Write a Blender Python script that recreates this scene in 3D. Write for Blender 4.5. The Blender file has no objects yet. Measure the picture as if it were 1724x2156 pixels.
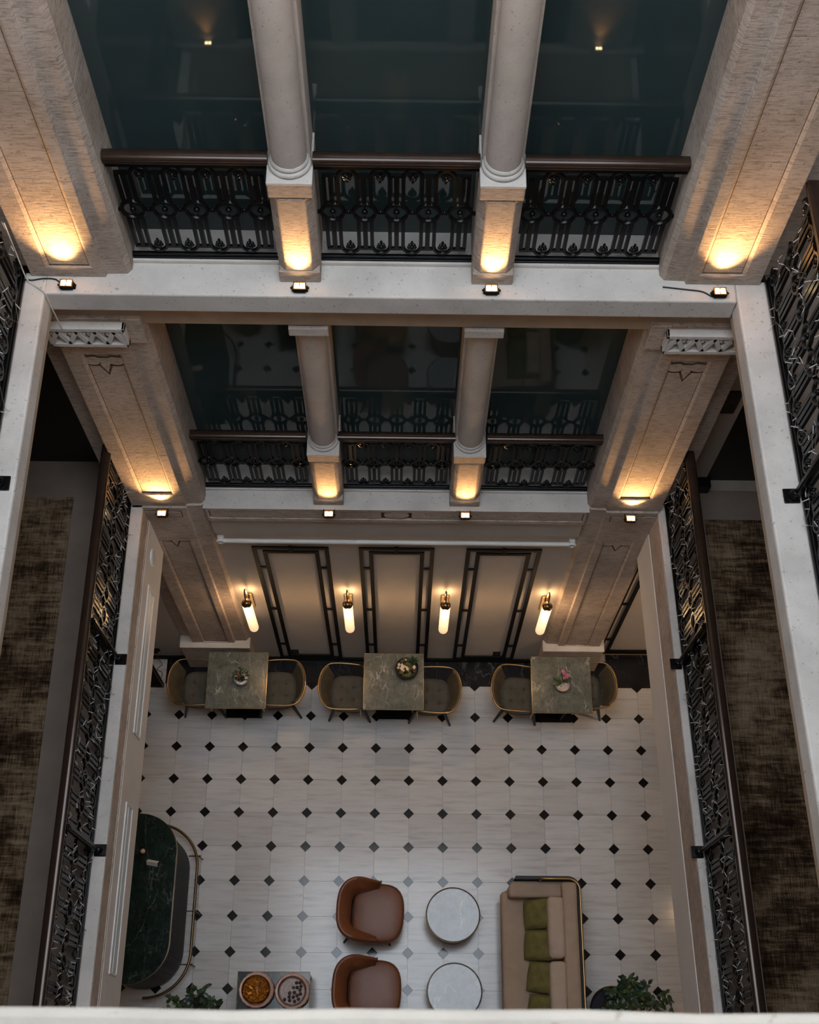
import bpy, math, random
from math import pi, sin, cos, radians as RAD, sqrt
from mathutils import Matrix, Vector

random.seed(7)
SC = bpy.context.scene
COL = SC.collection

# ---------------------------------------------------------------- camera
W, H = 1724, 2156
CAM_POS = (0.0598, -4.9710, 12.9414)
R_, D_, F_ = ((0.9999219, 0.00694098, 0.01039353), (0.01025125, -0.9312013, -0.36436115), (0.00714944, 0.36443924, -0.93119972))
cam_d = bpy.data.cameras.new('camera')
cam = bpy.data.objects.new('camera', cam_d)
COL.objects.link(cam)
SC.camera = cam
cam.matrix_world = Matrix(((R_[0], -D_[0], -F_[0], CAM_POS[0]), (R_[1], -D_[1], -F_[1], CAM_POS[1]), (R_[2], -D_[2], -F_[2], CAM_POS[2]), (0, 0, 0, 1)))
cam_d.sensor_fit = 'HORIZONTAL'
cam_d.sensor_width = 36.0
cam_d.lens = 2350.0 / W * 36.0
cam_d.shift_y = 300.0 / W
cam_d.clip_start = 0.05
cam_d.dof.use_dof = True
cam_d.dof.focus_distance = 9.0
cam_d.dof.aperture_fstop = 9.0

# ---------------------------------------------------------------- sky and exposure
world = bpy.data.worlds.new('world')
SC.world = world
world.use_nodes = True
bg = world.node_tree.nodes['Background']
bg.inputs['Color'].default_value = (0.81, 0.90, 1.0, 1)      # overcast sky over the glazed roof
bg.inputs['Strength'].default_value = 6.2
SC.view_settings.view_transform = 'Standard'
SC.view_settings.look = 'None'
SC.view_settings.gamma = 1.0
SC.view_settings.use_curve_mapping = False
SC.view_settings.exposure = 0.0
WARM = (1.0, 0.56, 0.22)

Z1, Z2, Z3 = 3.96, 6.97, 11.55


# ---------------------------------------------------------------- materials
def lin(c):
    return tuple(((v / 255) / 12.92 if v / 255 <= 0.04045 else (((v / 255) + 0.055) / 1.055) ** 2.4) for v in c)


def new_mat(name):
    m = bpy.data.materials.new(name)
    m.use_nodes = True
    return m, m.node_tree.nodes, m.node_tree.links, m.node_tree.nodes['Principled BSDF']


def tex_coord(n, l, scale, kind='Object'):
    tc = n.new('ShaderNodeTexCoord')
    mp = n.new('ShaderNodeMapping')
    mp.inputs['Scale'].default_value = scale
    l.new(tc.outputs[kind], mp.inputs['Vector'])
    return mp.outputs['Vector']


def noise(n, l, vec, scale, detail=4, rough=0.6, w=None):
    t = n.new('ShaderNodeTexNoise')
    t.inputs['Scale'].default_value = scale
    t.inputs['Detail'].default_value = detail
    t.inputs['Roughness'].default_value = rough
    if w is not None:
        t.noise_dimensions = '4D'
        l.new(w, t.inputs['W'])
    l.new(vec, t.inputs['Vector'])
    return t.outputs['Fac']


def ramp(n, l, fac, stops):
    r = n.new('ShaderNodeValToRGB')
    e = r.color_ramp.elements
    while len(e) < len(stops):
        e.new(0.5)
    for k, (p, c) in enumerate(stops):
        e[k].position = p
        e[k].color = (*c, 1) if len(c) == 3 else c
    l.new(fac, r.inputs['Fac'])
    return r.outputs['Color']


def mix(n, l, a, b, fac, mode='MIX'):
    m = n.new('ShaderNodeMix')
    m.data_type = 'RGBA'
    m.blend_type = mode
    for s, x in ((m.inputs[6], a), (m.inputs[7], b)):
        if isinstance(x, tuple):
            s.default_value = (*x, 1) if len(x) == 3 else x
        else:
            l.new(x, s)
    if isinstance(fac, (int, float)):
        m.inputs[0].default_value = fac
    else:
        l.new(fac, m.inputs[0])
    return m.outputs[2]


def bump(n, l, b, fac, strength, dist):
    x = n.new('ShaderNodeBump')
    x.inputs['Strength'].default_value = strength
    x.inputs['Distance'].default_value = dist
    l.new(fac, x.inputs['Height'])
    l.new(x.outputs['Normal'], b.inputs['Normal'])


def plain(name, col, rough=0.5, metal=0.0, var=0.12, vscale=8.0, bmp=0.0, bscale=60.0, spec=0.5, stretch=(1, 1, 1)):
    m, n, l, b = new_mat(name)
    v = tex_coord(n, l, stretch)
    f = noise(n, l, v, vscale)
    dark = tuple(c * (1 - var) for c in col)
    light = tuple(min(1, c * (1 + var)) for c in col)
    l.new(ramp(n, l, f, [(0.3, dark), (0.7, light)]), b.inputs['Base Color'])
    b.inputs['Roughness'].default_value = rough
    b.inputs['Metallic'].default_value = metal
    b.inputs['Specular IOR Level'].default_value = spec
    if bmp:
        bump(n, l, b, noise(n, l, v, bscale, 3), bmp, 0.004)
    return m


def stone_tooled(name, col, streak=0.5):
    m, n, l, b = new_mat(name)
    v = tex_coord(n, l, (7, 7, 55))
    v2 = tex_coord(n, l, (1, 1, 1))
    fine = noise(n, l, v, 2.0, 6, 0.7)
    big = noise(n, l, v2, 2.2, 5, 0.6)
    pit = noise(n, l, v2, 38, 3, 0.6)
    c = ramp(n, l, fine, [(0.32, tuple(x * 0.50 for x in col)), (0.50, col), (0.75, tuple(min(1, x * 1.16) for x in col))])
    c = mix(n, l, c, ramp(n, l, big, [(0.35, (0.80, 0.76, 0.72)), (0.65, (1.08, 1.06, 1.04))]), 1.0, 'MULTIPLY')
    c = mix(n, l, c, ramp(n, l, pit, [(0.29, (0.45, 0.4, 0.36)), (0.36, (1, 1, 1))]), 0.7, 'MULTIPLY')
    l.new(c, b.inputs['Base Color'])
    b.inputs['Roughness'].default_value = 0.9
    b.inputs['Specular IOR Level'].default_value = 0.2
    h = mix(n, l, fine, big, 0.3)
    h = mix(n, l, h, pit, 0.35)
    bump(n, l, b, h, streak, 0.02)
    return m


def stone_smooth(name, col, spots=0.75):
    m, n, l, b = new_mat(name)
    v = tex_coord(n, l, (1, 1, 1))
    big = noise(n, l, v, 1.7, 6, 0.65)
    spk = noise(n, l, v, 45, 2, 0.5)
    c = ramp(n, l, big, [(0.3, tuple(x * 0.78 for x in col)), (0.52, col), (0.72, tuple(min(1, x * 1.14) for x in col))])
    c = mix(n, l, c, ramp(n, l, spk, [(0.27, (0.5, 0.47, 0.44)), (0.34, (1, 1, 1))]), spots, 'MULTIPLY')
    l.new(c, b.inputs['Base Color'])
    b.inputs['Roughness'].default_value = 0.85
    b.inputs['Specular IOR Level'].default_value = 0.25
    bump(n, l, b, mix(n, l, big, spk, 0.5), 0.35, 0.012)
    return m


def marble(name, base, vein, rough=0.18, vscale=3.0, amount=0.6, cloud=0.5):
    m, n, l, b = new_mat(name)
    v = tex_coord(n, l, (1, 1, 1))
    oi = n.new('ShaderNodeObjectInfo')
    w = n.new('ShaderNodeMath')
    w.operation = 'MULTIPLY'
    w.inputs[1].default_value = 40
    l.new(oi.outputs['Random'], w.inputs[0])
    v2 = tex_coord(n, l, (1.0, 0.45, 1.0))
    f = noise(n, l, v2, vscale, 5, 0.55, w.outputs[0])
    f2 = noise(n, l, v2, vscale * 3.1, 6, 0.6, w.outputs[0])
    cl = noise(n, l, v, vscale * 1.8, 9, 0.75, w.outputs[0])
    c = ramp(n, l, cl, [(0.25, tuple(x * (1 - cloud) for x in base)), (0.5, base), (0.75, tuple(x * (1 + cloud) for x in base))])
    ve = ramp(n, l, f, [(0.488, (0, 0, 0)), (0.498, (amount,) * 3), (0.502, (amount,) * 3), (0.512, (0, 0, 0))])
    ve2 = ramp(n, l, f2, [(0.485, (0, 0, 0)), (0.499, (amount * 0.45,) * 3), (0.501, (amount * 0.45,) * 3), (0.515, (0, 0, 0))])
    br = ramp(n, l, noise(n, l, v, vscale * 1.1, 3, 0.5, w.outputs[0]), [(0.40, (0, 0, 0)), (0.62, (1, 1, 1))])
    fac = mix(n, l, mix(n, l, ve, ve2, 1.0, 'ADD'), br, 1.0, 'MULTIPLY')
    l.new(mix(n, l, c, vein, fac), b.inputs['Base Color'])
    b.inputs['Roughness'].default_value = rough
    return m


def floor_tile(name):
    m, n, l, b = new_mat(name)
    v = tex_coord(n, l, (0.9, 9, 1))
    oi = n.new('ShaderNodeObjectInfo')
    w = n.new('ShaderNodeMath')
    w.operation = 'MULTIPLY'
    w.inputs[1].default_value = 60
    l.new(oi.outputs['Random'], w.inputs[0])
    f = noise(n, l, v, 2.6, 6, 0.6, w.outputs[0])
    c = ramp(n, l, f, [(0.28, (0.49, 0.475, 0.465)), (0.48, (0.65, 0.632, 0.618)), (0.75, (0.725, 0.71, 0.70))])
    tone = ramp(n, l, oi.outputs['Random'], [(0.0, (0.86, 0.84, 0.82)), (0.5, (1.0, 0.985, 0.97)), (1.0, (0.94, 0.945, 0.95))])
    l.new(mix(n, l, c, tone, 1.0, 'MULTIPLY'), b.inputs['Base Color'])
    b.inputs['Roughness'].default_value = 0.17
    return m


def carpet(name):
    m, n, l, b = new_mat(name)
    v = tex_coord(n, l, (1.6, 14, 1))
    v2 = tex_coord(n, l, (1, 1, 1))
    v3 = tex_coord(n, l, (26, 1.6, 1))
    f = noise(n, l, v, 2.2, 8, 0.75)
    g = noise(n, l, v2, 1.9, 5, 0.65)
    h = noise(n, l, v3, 4.0, 4, 0.7)
    q = mix(n, l, f, g, 0.55)
    q = mix(n, l, q, h, 0.22)
    l.new(ramp(n, l, q, [(0.41, (0.018, 0.010, 0.006)), (0.47, (0.070, 0.043, 0.025)), (0.515, (0.19, 0.132, 0.080)), (0.60, (0.35, 0.268, 0.182))]), b.inputs['Base Color'])
    b.inputs['Roughness'].default_value = 0.95
    b.inputs['Specular IOR Level'].default_value = 0.1
    bump(n, l, b, noise(n, l, v2, 160, 2), 0.4, 0.004)
    return m


def emitter(name, col, strength):
    m, n, l, b = new_mat(name)
    b.inputs['Base Color'].default_value = (*col, 1)
    b.inputs['Emission Color'].default_value = (*col, 1)
    b.inputs['Emission Strength'].default_value = strength
    return m


def clear_glass(name, tint, gloss_min=0.05):
    m, n, l, b = new_mat(name)
    out = n['Material Output']
    tr = n.new('ShaderNodeBsdfTransparent')
    tr.inputs['Color'].default_value = (*tint, 1)
    gl = n.new('ShaderNodeBsdfGlossy')
    gl.inputs['Roughness'].default_value = 0.03
    lw = n.new('ShaderNodeLayerWeight')
    lw.inputs['Blend'].default_value = 0.18
    ms = n.new('ShaderNodeMixShader')
    l.new(lw.outputs['Fresnel'], ms.inputs[0])
    l.new(tr.outputs[0], ms.inputs[1])
    l.new(gl.outputs[0], ms.inputs[2])
    l.new(ms.outputs[0], out.inputs['Surface'])
    return m


def dark_glass(name):
    m, n, l, b = new_mat(name)
    v = tex_coord(n, l, (1, 1, 1))
    f = noise(n, l, v, 0.8, 3, 0.5)
    l.new(ramp(n, l, f, [(0.3, (0.026, 0.044, 0.046)), (0.7, (0.034, 0.054, 0.055))]), b.inputs['Base Color'])
    b.inputs['Roughness'].default_value = 0.02
    b.inputs['IOR'].default_value = 1.6
    return m


MT = dict(
    tooled=stone_tooled('tooled_limestone', (0.50, 0.42, 0.365), 0.8),
    tooled_soft=stone_tooled('soft_limestone', (0.52, 0.445, 0.39), 0.3),
    ledge=stone_smooth('ledge_stone', (0.60, 0.56, 0.52)),
    parapet=stone_smooth('parapet_stone', (0.36, 0.325, 0.28), 0.5),
    column=stone_smooth('column_stone', (0.50, 0.435, 0.385), 0.6),
    plaster=plain('beige_plaster', (0.50, 0.44, 0.385), 0.8, var=0.06, vscale=3, bmp=0.05),
    beam=plain('painted_beam', (0.70, 0.665, 0.63), 0.75, var=0.05, vscale=3, bmp=0.05),
    dark_line=plain('dark_brown_line', (0.11, 0.080, 0.058), 0.95, var=0.35, vscale=25, spec=0.1),  # dark brown lines along panel edges, beam creases and palmette outlines
    fascia=plain('brown_fascia', (0.40, 0.30, 0.22), 0.85, var=0.15, vscale=4, bmp=0.15, bscale=30),
    white=plain('white_paint', (0.75, 0.73, 0.70), 0.5, var=0.03),
    greywhite=plain('grey_white_panel', (0.60, 0.63, 0.64), 0.45, var=0.03),
    taupe=plain('taupe_floor', (0.24, 0.19, 0.155), 0.6, var=0.12, vscale=4, bmp=0.05),
    taupe_light=plain('light_threshold', (0.38, 0.33, 0.28), 0.7, var=0.1),
    black_void=plain('black_door', (0.004, 0.004, 0.0045), 0.35, var=0.2),
    dark_plaque=plain('dark_plaque', (0.035, 0.026, 0.022), 0.5),
    plaque_text=plain('plaque_text', (0.10, 0.08, 0.06), 0.5),
    iron=plain('black_cast_iron', (0.004, 0.004, 0.0043), 0.26, metal=0.0, var=0.3, bmp=0.1, bscale=80, spec=0.22),
    handrail=plain('dark_bronze_rail', (0.045, 0.026, 0.018), 0.17, metal=0.35, var=0.15, stretch=(1, 1, 1)),
    glass=dark_glass('dark_window_glass'),
    tile=floor_tile('white_marble_tile'),
    diamond=plain('slate_diamond', (0.009, 0.0095, 0.0105), 0.13, var=0.3, vscale=12, spec=0.45),
    subfloor=plain('grout_floor', (0.36, 0.34, 0.32), 0.6),
    border=marble('black_marble', (0.010, 0.011, 0.014), (0.45, 0.42, 0.38), 0.2, 2.0, 0.22),
    green=marble('green_marble', (0.105, 0.112, 0.092), (0.50, 0.49, 0.44), 0.30, 5.5, 0.7, 0.75),
    darkgreen=marble('dark_green_marble', (0.012, 0.024, 0.020), (0.20, 0.24, 0.20), 0.16, 3.5, 0.5, 0.7),
    paleblue=marble('pale_marble', (0.36, 0.385, 0.40), (0.68, 0.68, 0.65), 0.10, 3.2, 0.8, 0.3),
    brass=plain('aged_brass', (0.36, 0.235, 0.10), 0.28, metal=1.0, var=0.15),
    darkbrass=plain('dark_brass', (0.16, 0.105, 0.055), 0.32, metal=0.9, var=0.2),
    copper=plain('rose_copper', (0.74, 0.47, 0.37), 0.3, metal=0.25, var=0.1),
    blackmetal=plain('black_metal', (0.007, 0.0068, 0.0068), 0.6, var=0.2, spec=0.12),
    blackwood=plain('black_wood', (0.012, 0.0095, 0.0085), 0.45, var=0.3, spec=0.3),
    velvet=plain('olive_brown_velvet', (0.085, 0.066, 0.036), 0.75, var=0.3, vscale=5, bmp=0.1, bscale=120),
    seatfab=plain('grey_olive_seat', (0.085, 0.075, 0.056), 0.9, var=0.18, vscale=10, bmp=0.2, bscale=150),
    leather=plain('cognac_leather', (0.20, 0.062, 0.020), 0.42, var=0.22, vscale=5, bmp=0.12, bscale=90),
    leather_seat=plain('cognac_seat_leather', (0.23, 0.092, 0.052), 0.45, var=0.12, vscale=6, bmp=0.12, bscale=90),
    sofa=plain('beige_sofa_fabric', (0.42, 0.30, 0.215), 0.9, var=0.08, vscale=6, bmp=0.25, bscale=170),
    sofa_light=plain('light_sofa_fabric', (0.50, 0.37, 0.28), 0.9, var=0.08, vscale=6, bmp=0.25, bscale=170),
    sofa_shell=plain('charcoal_sofa_shell', (0.022, 0.023, 0.026), 0.6, var=0.2),
    olive=plain('olive_cushion_fabric', (0.155, 0.130, 0.036), 0.9, var=0.22, vscale=14, bmp=0.3, bscale=170),
    leaf=plain('dark_green_leaf', (0.030, 0.060, 0.028), 0.38, var=0.35, vscale=20),
    leaf_light=plain('green_leaf', (0.075, 0.125, 0.045), 0.42, var=0.35, vscale=20),
    stem=plain('brown_stem', (0.07, 0.05, 0.03), 0.8),
    soil=plain('dark_soil', (0.03, 0.02, 0.013), 0.95, var=0.4, vscale=40, bmp=0.6, bscale=50),
    moss=plain('olive_moss', (0.09, 0.085, 0.025), 0.95, var=0.5, vscale=30, bmp=0.8, bscale=60),
    cone=plain('brown_bark', (0.07, 0.04, 0.025), 0.8, var=0.3),
    petal=plain('cream_petal', (0.72, 0.60, 0.46), 0.6, var=0.1),
    pink=plain('pink_petal', (0.55, 0.16, 0.28), 0.6, var=0.2),
    red=plain('red_petal', (0.45, 0.03, 0.02), 0.5, var=0.2),
    ceramic=plain('white_ceramic', (0.74, 0.72, 0.68), 0.3, var=0.05),
    pinkglass=plain('pale_pink_bowl', (0.50, 0.40, 0.37), 0.25, var=0.08),
    blackbowl=plain('black_bowl', (0.014, 0.013, 0.013), 0.35),
    potdark=plain('dark_blue_pot', (0.015, 0.016, 0.030), 0.3),
    cloche=clear_glass('clear_cloche', (0.93, 0.93, 0.92)),
    amber=clear_glass('amber_cloche', (0.96, 0.78, 0.48)),
    granola=plain('amber_sweets', (0.40, 0.22, 0.075), 0.7, var=0.5, vscale=45, bmp=0.8, bscale=60),
    doily=plain('white_doily', (0.62, 0.52, 0.50), 0.8, var=0.25, vscale=40),
    truffle=plain('chocolate', (0.10, 0.055, 0.045), 0.6, var=0.3, vscale=40),
    runner=carpet('abraded_runner'),
    wire=plain('clear_wire', (0.10, 0.09, 0.08), 0.5),
    led=plain('clear_led_stick', (0.50, 0.47, 0.45), 0.35, var=0.1),
    cable_black=plain('black_cable', (0.01, 0.01, 0.01), 0.5),
    cable_white=plain('white_cable', (0.55, 0.52, 0.47), 0.5),
    lamp_face=emitter('warm_led_face', (1.0, 0.72, 0.38), 30.0),
    downlight_face=emitter('downlight_face', (1.0, 0.78, 0.52), 12.0),
)


def opal(name):
    """frosted tube, brightest by the bulb at its top"""
    m, n, l, b = new_mat(name)
    tc = n.new('ShaderNodeTexCoord')
    sp = n.new('ShaderNodeSeparateXYZ')
    l.new(tc.outputs['Object'], sp.inputs[0])
    mr = n.new('ShaderNodeMapRange')
    mr.inputs[1].default_value = 1.30
    mr.inputs[2].default_value = 1.95
    mr.inputs[3].default_value = 0.62
    mr.inputs[4].default_value = 2.2
    l.new(sp.outputs['Z'], mr.inputs[0])
    b.inputs['Base Color'].default_value = (0.9, 0.8, 0.66, 1)
    b.inputs['Roughness'].default_value = 0.3
    b.inputs['Emission Color'].default_value = (1.0, 0.66, 0.36, 1)
    l.new(mr.outputs[0], b.inputs['Emission Strength'])
    return m


MT['opal'] = opal('frosted_lamp_glass')


# ---------------------------------------------------------------- mesh helpers
class MB:
    def __init__(s):
        s.v, s.f = [], []

    def add(s, vs, fs):
        o = len(s.v)
        s.v += [tuple(p) for p in vs]
        s.f += [tuple(i + o for i in q) for q in fs]
        return s

    def box(s, x0, x1, y0, y1, z0, z1):
        return s.add([(x0, y0, z0), (x1, y0, z0), (x1, y1, z0), (x0, y1, z0), (x0, y0, z1), (x1, y0, z1), (x1, y1, z1), (x0, y1, z1)],
                     [(0, 3, 2, 1), (4, 5, 6, 7), (0, 1, 5, 4), (1, 2, 6, 5), (2, 3, 7, 6), (3, 0, 4, 7)])

    def cbox(s, c, d):
        return s.box(c[0] - d[0] / 2, c[0] + d[0] / 2, c[1] - d[1] / 2, c[1] + d[1] / 2, c[2] - d[2] / 2, c[2] + d[2] / 2)

    def prism(s, poly, a0, a1, axis='z'):
        """poly of 2D points; axis z: (x,y); axis y: (x,z); axis x: (y,z)"""
        def P(p, a):
            return (p[0], p[1], a) if axis == 'z' else ((p[0], a, p[1]) if axis == 'y' else (a, p[0], p[1]))
        n = len(poly)
        ar = sum(poly[i][0] * poly[(i + 1) % n][1] - poly[(i + 1) % n][0] * poly[i][1] for i in range(n))
        if (ar < 0) != (axis == 'y'):
            poly = poly[::-1]
        return s.add([P(p, a0) for p in poly] + [P(p, a1) for p in poly],
                     [tuple(range(n))[::-1], tuple(range(n, 2 * n))] + [(i, (i + 1) % n, n + (i + 1) % n, n + i) for i in range(n)])

    def bar(s, a, b, w, t=None, up=(0, 0, 1)):
        a, b = Vector(a), Vector(b)
        d = (b - a).normalized()
        u = Vector(up)
        if abs(d.dot(u)) > 0.98:
            u = Vector((0, 1, 0))
        r = d.cross(u).normalized()
        q = r.cross(d).normalized()
        t = t or w
        vs = []
        for p in (a, b):
            for i, j in ((-1, -1), (1, -1), (1, 1), (-1, 1)):
                vs.append(p + r * (w / 2 * i) + q * (t / 2 * j))
        return s.add(vs, [(0, 1, 2, 3), (7, 6, 5, 4), (0, 4, 5, 1), (1, 5, 6, 2), (2, 6, 7, 3), (3, 7, 4, 0)])

    def tube(s, path, r, n=8, closed=False):
        P = [Vector(p) for p in path]
        m = len(P)
        rr = r if isinstance(r, (list, tuple)) else [r] * m
        vs, fs = [], []
        prev = None
        for i in range(m):
            if closed:
                d = P[(i + 1) % m] - P[i - 1]
            else:
                d = P[min(i + 1, m - 1)] - P[max(i - 1, 0)]
            d.normalize()
            if prev is None:
                u = Vector((0, 0, 1)) if abs(d.z) < 0.9 else Vector((1, 0, 0))
                u = (u - d * u.dot(d)).normalized()
            else:
                u = (prev - d * prev.dot(d)).normalized()
            prev = u
            w = d.cross(u)
            for k in range(n):
                a = 2 * pi * k / n
                vs.append(P[i] + (u * cos(a) + w * sin(a)) * rr[i])
        for i in range(m if closed else m - 1):
            for k in range(n):
                j, k2 = (i + 1) % m, (k + 1) % n
                fs.append((i * n + k, i * n + k2, j * n + k2, j * n + k))
        if not closed:
            fs.append(tuple(range(n))[::-1])
            fs.append(tuple((m - 1) * n + k for k in range(n)))
        return s.add(vs, fs)

    def lathe(s, prof, n=24, c=(0, 0, 0), scallop=None):
        vs, fs = [], []
        for (r, z) in prof:
            for k in range(n):
                a = 2 * pi * k / n
                q = r * (1 + (scallop * abs(cos(a * 9)) if scallop and r > 0.12 else 0))
                vs.append((c[0] + q * cos(a), c[1] + q * sin(a), c[2] + z))
        m = len(prof)
        for i in range(m - 1):
            for k in range(n):
                k2 = (k + 1) % n
                fs.append((i * n + k, i * n + k2, (i + 1) * n + k2, (i + 1) * n + k))
        if prof[0][0] > 1e-4:
            fs.append(tuple(range(n))[::-1])
        if prof[-1][0] > 1e-4:
            fs.append(tuple((m - 1) * n + k for k in range(n)))
        return s.add(vs, fs)

    def ball(s, c, r, n=10, m=7, sc=(1, 1, 1)):
        prof = [(max(1e-5, r * sin(pi * i / m)), -r * cos(pi * i / m)) for i in range(m + 1)]
        k = MB().lathe(prof, n)
        return s.add([(c[0] + x * sc[0], c[1] + y * sc[1], c[2] + z * sc[2]) for x, y, z in k.v], k.f)

    def ring(s, c, R, r, n=18, m=6, plane='xz', sx=1.0, sz=1.0, a0=0, a1=2 * pi):
        full = abs(a1 - a0 - 2 * pi) < 1e-6
        k = n if full else n + 1
        pts = []
        for i in range(k):
            a = a0 + (a1 - a0) * i / n
            p = (R * cos(a) * sx, R * sin(a) * sz)
            pts.append((c[0] + p[0], c[1], c[2] + p[1]) if plane == 'xz' else (c[0] + p[0], c[1] + p[1], c[2]))
        return s.tube(pts, r, m, closed=full)

    def grid(s, fn, nu, nv, closed_u=False):
        vs = [fn(i / (nu if closed_u else nu - 1), j / (nv - 1)) for j in range(nv) for i in range(nu)]
        fs = []
        for j in range(nv - 1):
            for i in range(nu if closed_u else nu - 1):
                i2 = (i + 1) % nu
                fs.append((j * nu + i, j * nu + i2, (j + 1) * nu + i2, (j + 1) * nu + i))
        return s.add(vs, fs)

    def mesh(s, name, mat, smooth=None):
        me = bpy.data.meshes.new(name)
        me.from_pydata(s.v, [], s.f)
        me.materials.append(MT[mat] if isinstance(mat, str) else mat)
        if smooth:
            me.polygons.foreach_set('use_smooth', [True] * len(me.polygons))
            me.set_sharp_from_angle(angle=RAD(smooth))
        me.update()
        return me


def put(name, me, parent=None, loc=None, rot=None, scale=None):
    o = bpy.data.objects.new(name, me)
    COL.objects.link(o)
    if parent:
        o.parent = parent
    if loc:
        o.location = loc
    if rot:
        o.rotation_euler = rot
    if scale:
        o.scale = scale
    return o


def obj(name, mb, mat, parent=None, smooth=None, bevel=0.0, seg=2):
    o = put(name, mb.mesh(name, mat, smooth), parent)
    if bevel:
        md = o.modifiers.new('bevel', 'BEVEL')
        md.width = bevel
        md.segments = seg
        md.limit_method = 'ANGLE'
        md.angle_limit = RAD(40)
    return o


def tag(o, label, cat, group=None, kind=None):
    o['label'] = label
    o['category'] = cat
    if group:
        o['group'] = group
    if kind:
        o['kind'] = kind
    return o


def thing(name, label, cat, loc=(0, 0, 0), rz=0.0, group=None):
    o = put(name, None, None, loc, (0, 0, rz))
    return tag(o, label, cat, group)


def struct(name, mb, mat, label=None, cat=None, smooth=None, bevel=0.0):
    o = obj(name, mb, mat, None, smooth, bevel)
    o['kind'] = 'structure'
    if label:
        o['label'] = label
    if cat:
        o['category'] = cat
    return o


def copy_tree(o, parent=None):
    c = o.copy()
    COL.objects.link(c)
    c.parent = parent
    for ch in [x for x in bpy.data.objects if x.parent == o]:
        copy_tree(ch, c)
    return c


def lamp(name, kind, loc, power, col=WARM, size=0.05, target=None, angle=None, blend=0.6, parent=None):
    d = bpy.data.lights.new(name, kind)
    d.energy = power
    d.color = col
    if kind in ('POINT', 'SPOT'):
        d.shadow_soft_size = size
    if kind == 'SPOT':
        d.spot_size = RAD(angle)
        d.spot_blend = blend
    o = bpy.data.objects.new(name, d)
    COL.objects.link(o)
    o.location = loc
    if target:
        o.rotation_euler = (Vector(target) - Vector(loc)).to_track_quat('-Z', 'Y').to_euler()
    if parent:
        o.parent = parent
    return o


# ================================================================ ground floor
TX, TY, TP = 0.163, -0.722, 0.4
floor = struct('floor', MB().box(-4.3, 4.3, -6.2, 0.5, -0.2, -0.014), 'subfloor', 'white marble floor set with small dark diamonds', 'floor')
c = 0.064
g = 0.0012
h = TP / 2
octo = [(-h + c, -h + g), (h - c, -h + g), (h - g, -h + c), (h - g, h - c), (h - c, h - g), (-h + c, h - g), (-h + g, h - c), (-h + g, -h + c)]
tile_me = MB().prism(octo, -0.014, 0.0).mesh('tile', 'tile')
dm = c - 0.002
dia_me = MB().prism([(-dm, 0), (0, -dm), (dm, 0), (0, dm)], -0.014, 0.0005).mesh('diamond_tile', 'diamond')
for j in range(-1, 10):
    for i in range(-9, 9):
        put('tile', tile_me, floor, (TX + TP * (i + 0.5), TY - TP * (j + 0.5), 0))
for j in range(-1, 11):
    for i in range(-9, 10):
        put('diamond_tile', dia_me, floor, (TX + TP * i, TY - TP * j, 0))
by = TY + TP
for x0, x1, y1 in ((-2.838, -1.9, 0.02), (-1.898, -0.7, 0.02), (-0.698, 0.5, 0.02), (0.502, 1.7, 0.02), (1.702, 2.6, 0.02), (2.602, 4.2, 0.118), (-4.2, -3.05, 0.02)):
    obj('border_slab', MB().box(x0, x1, by + 0.001, y1, -0.014, 0.0), 'border', floor)
obj('border_slab', MB().box(-3.048, -2.84, by + 0.001, 0.02, -0.014, 0.0), 'tile', floor)

# ================================================================ north wall, ground floor
struct('wall_back', MB().box(-1.744, 1.744, 0.02, 0.5, 0, 3.40).box(-1.744, 1.744, -0.01, 0.5, 3.40, 3.72), 'plaster', 'beige plaster back wall behind the dining tables', 'wall')
struct('wall_back_left', MB().box(-4.2, -2.567, 0.02, 0.5, 0, 3.1), 'plaster', 'shaded beige wall at the end of the aisle by the bar', 'wall')
struct('wall_back_right', MB().box(2.472, 4.2, 0.118, 0.5, 0, 3.1), 'plaster', 'warm lit beige wall at the end of the right aisle', 'wall')
struct('baseboard_back', MB().box(-1.72, 1.72, -0.004, 0.02, 0, 0.075), 'blackmetal', 'black baseboard along the dining wall', 'baseboard')
struct('baseboard_left', MB().box(-4.2, -2.56, -0.004, 0.02, 0, 0.075), 'blackmetal', 'black baseboard at the end of the bar aisle', 'baseboard')
# beam under the first balcony with its sunk panels
bm = MB()
bm.box(-1.744, 1.744, -0.05, 0.41, 3.72, 3.775).box(-1.744, 1.744, -0.025, 0.41, 3.775, 3.915).box(-1.744, 1.744, -0.05, 0.41, 3.915, Z1)
for x0, x1 in ((-1.744, -1.72), (1.72, 1.744)):
    bm.box(x0, x1, -0.05, 0.0, 3.775, 3.915)
bm.box(-1.71, -0.14, -0.043, 0.0, 3.783, 3.907).box(0.14, 1.71, -0.043, 0.0, 3.783, 3.907)
struct('trim_1', bm, 'tooled_soft', 'carved stone beam face under the lower balcony', 'beam', bevel=0.004)
ov = MB()
ov.prism([(0.115 * cos(a), 3.85 + 0.062 * sin(a)) for a in [2 * pi * k / 28 for k in range(28)]], -0.046, -0.02, 'y')
obj('medallion', ov, 'tooled_soft', bpy.data.objects['trim_1'], bevel=0.006)
obj('groove', MB().box(-1.719, 1.719, -0.0275, -0.0245, 3.776, 3.914), 'dark_line', bpy.data.objects['trim_1'])
obj('groove', MB().box(-1.744, 1.744, -0.012, -0.0095, 3.70, 3.722).box(-1.744, 1.744, 0.016, 0.021, 3.385, 3.402), 'dark_line', bpy.data.objects['trim_1'])


def mirror(poly, s):
    return poly if s > 0 else [(-x, y) for x, y in poly]


PO = [2.565]
PD = 0.002      # depth of the sunk panel behind the pilaster plane


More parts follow.
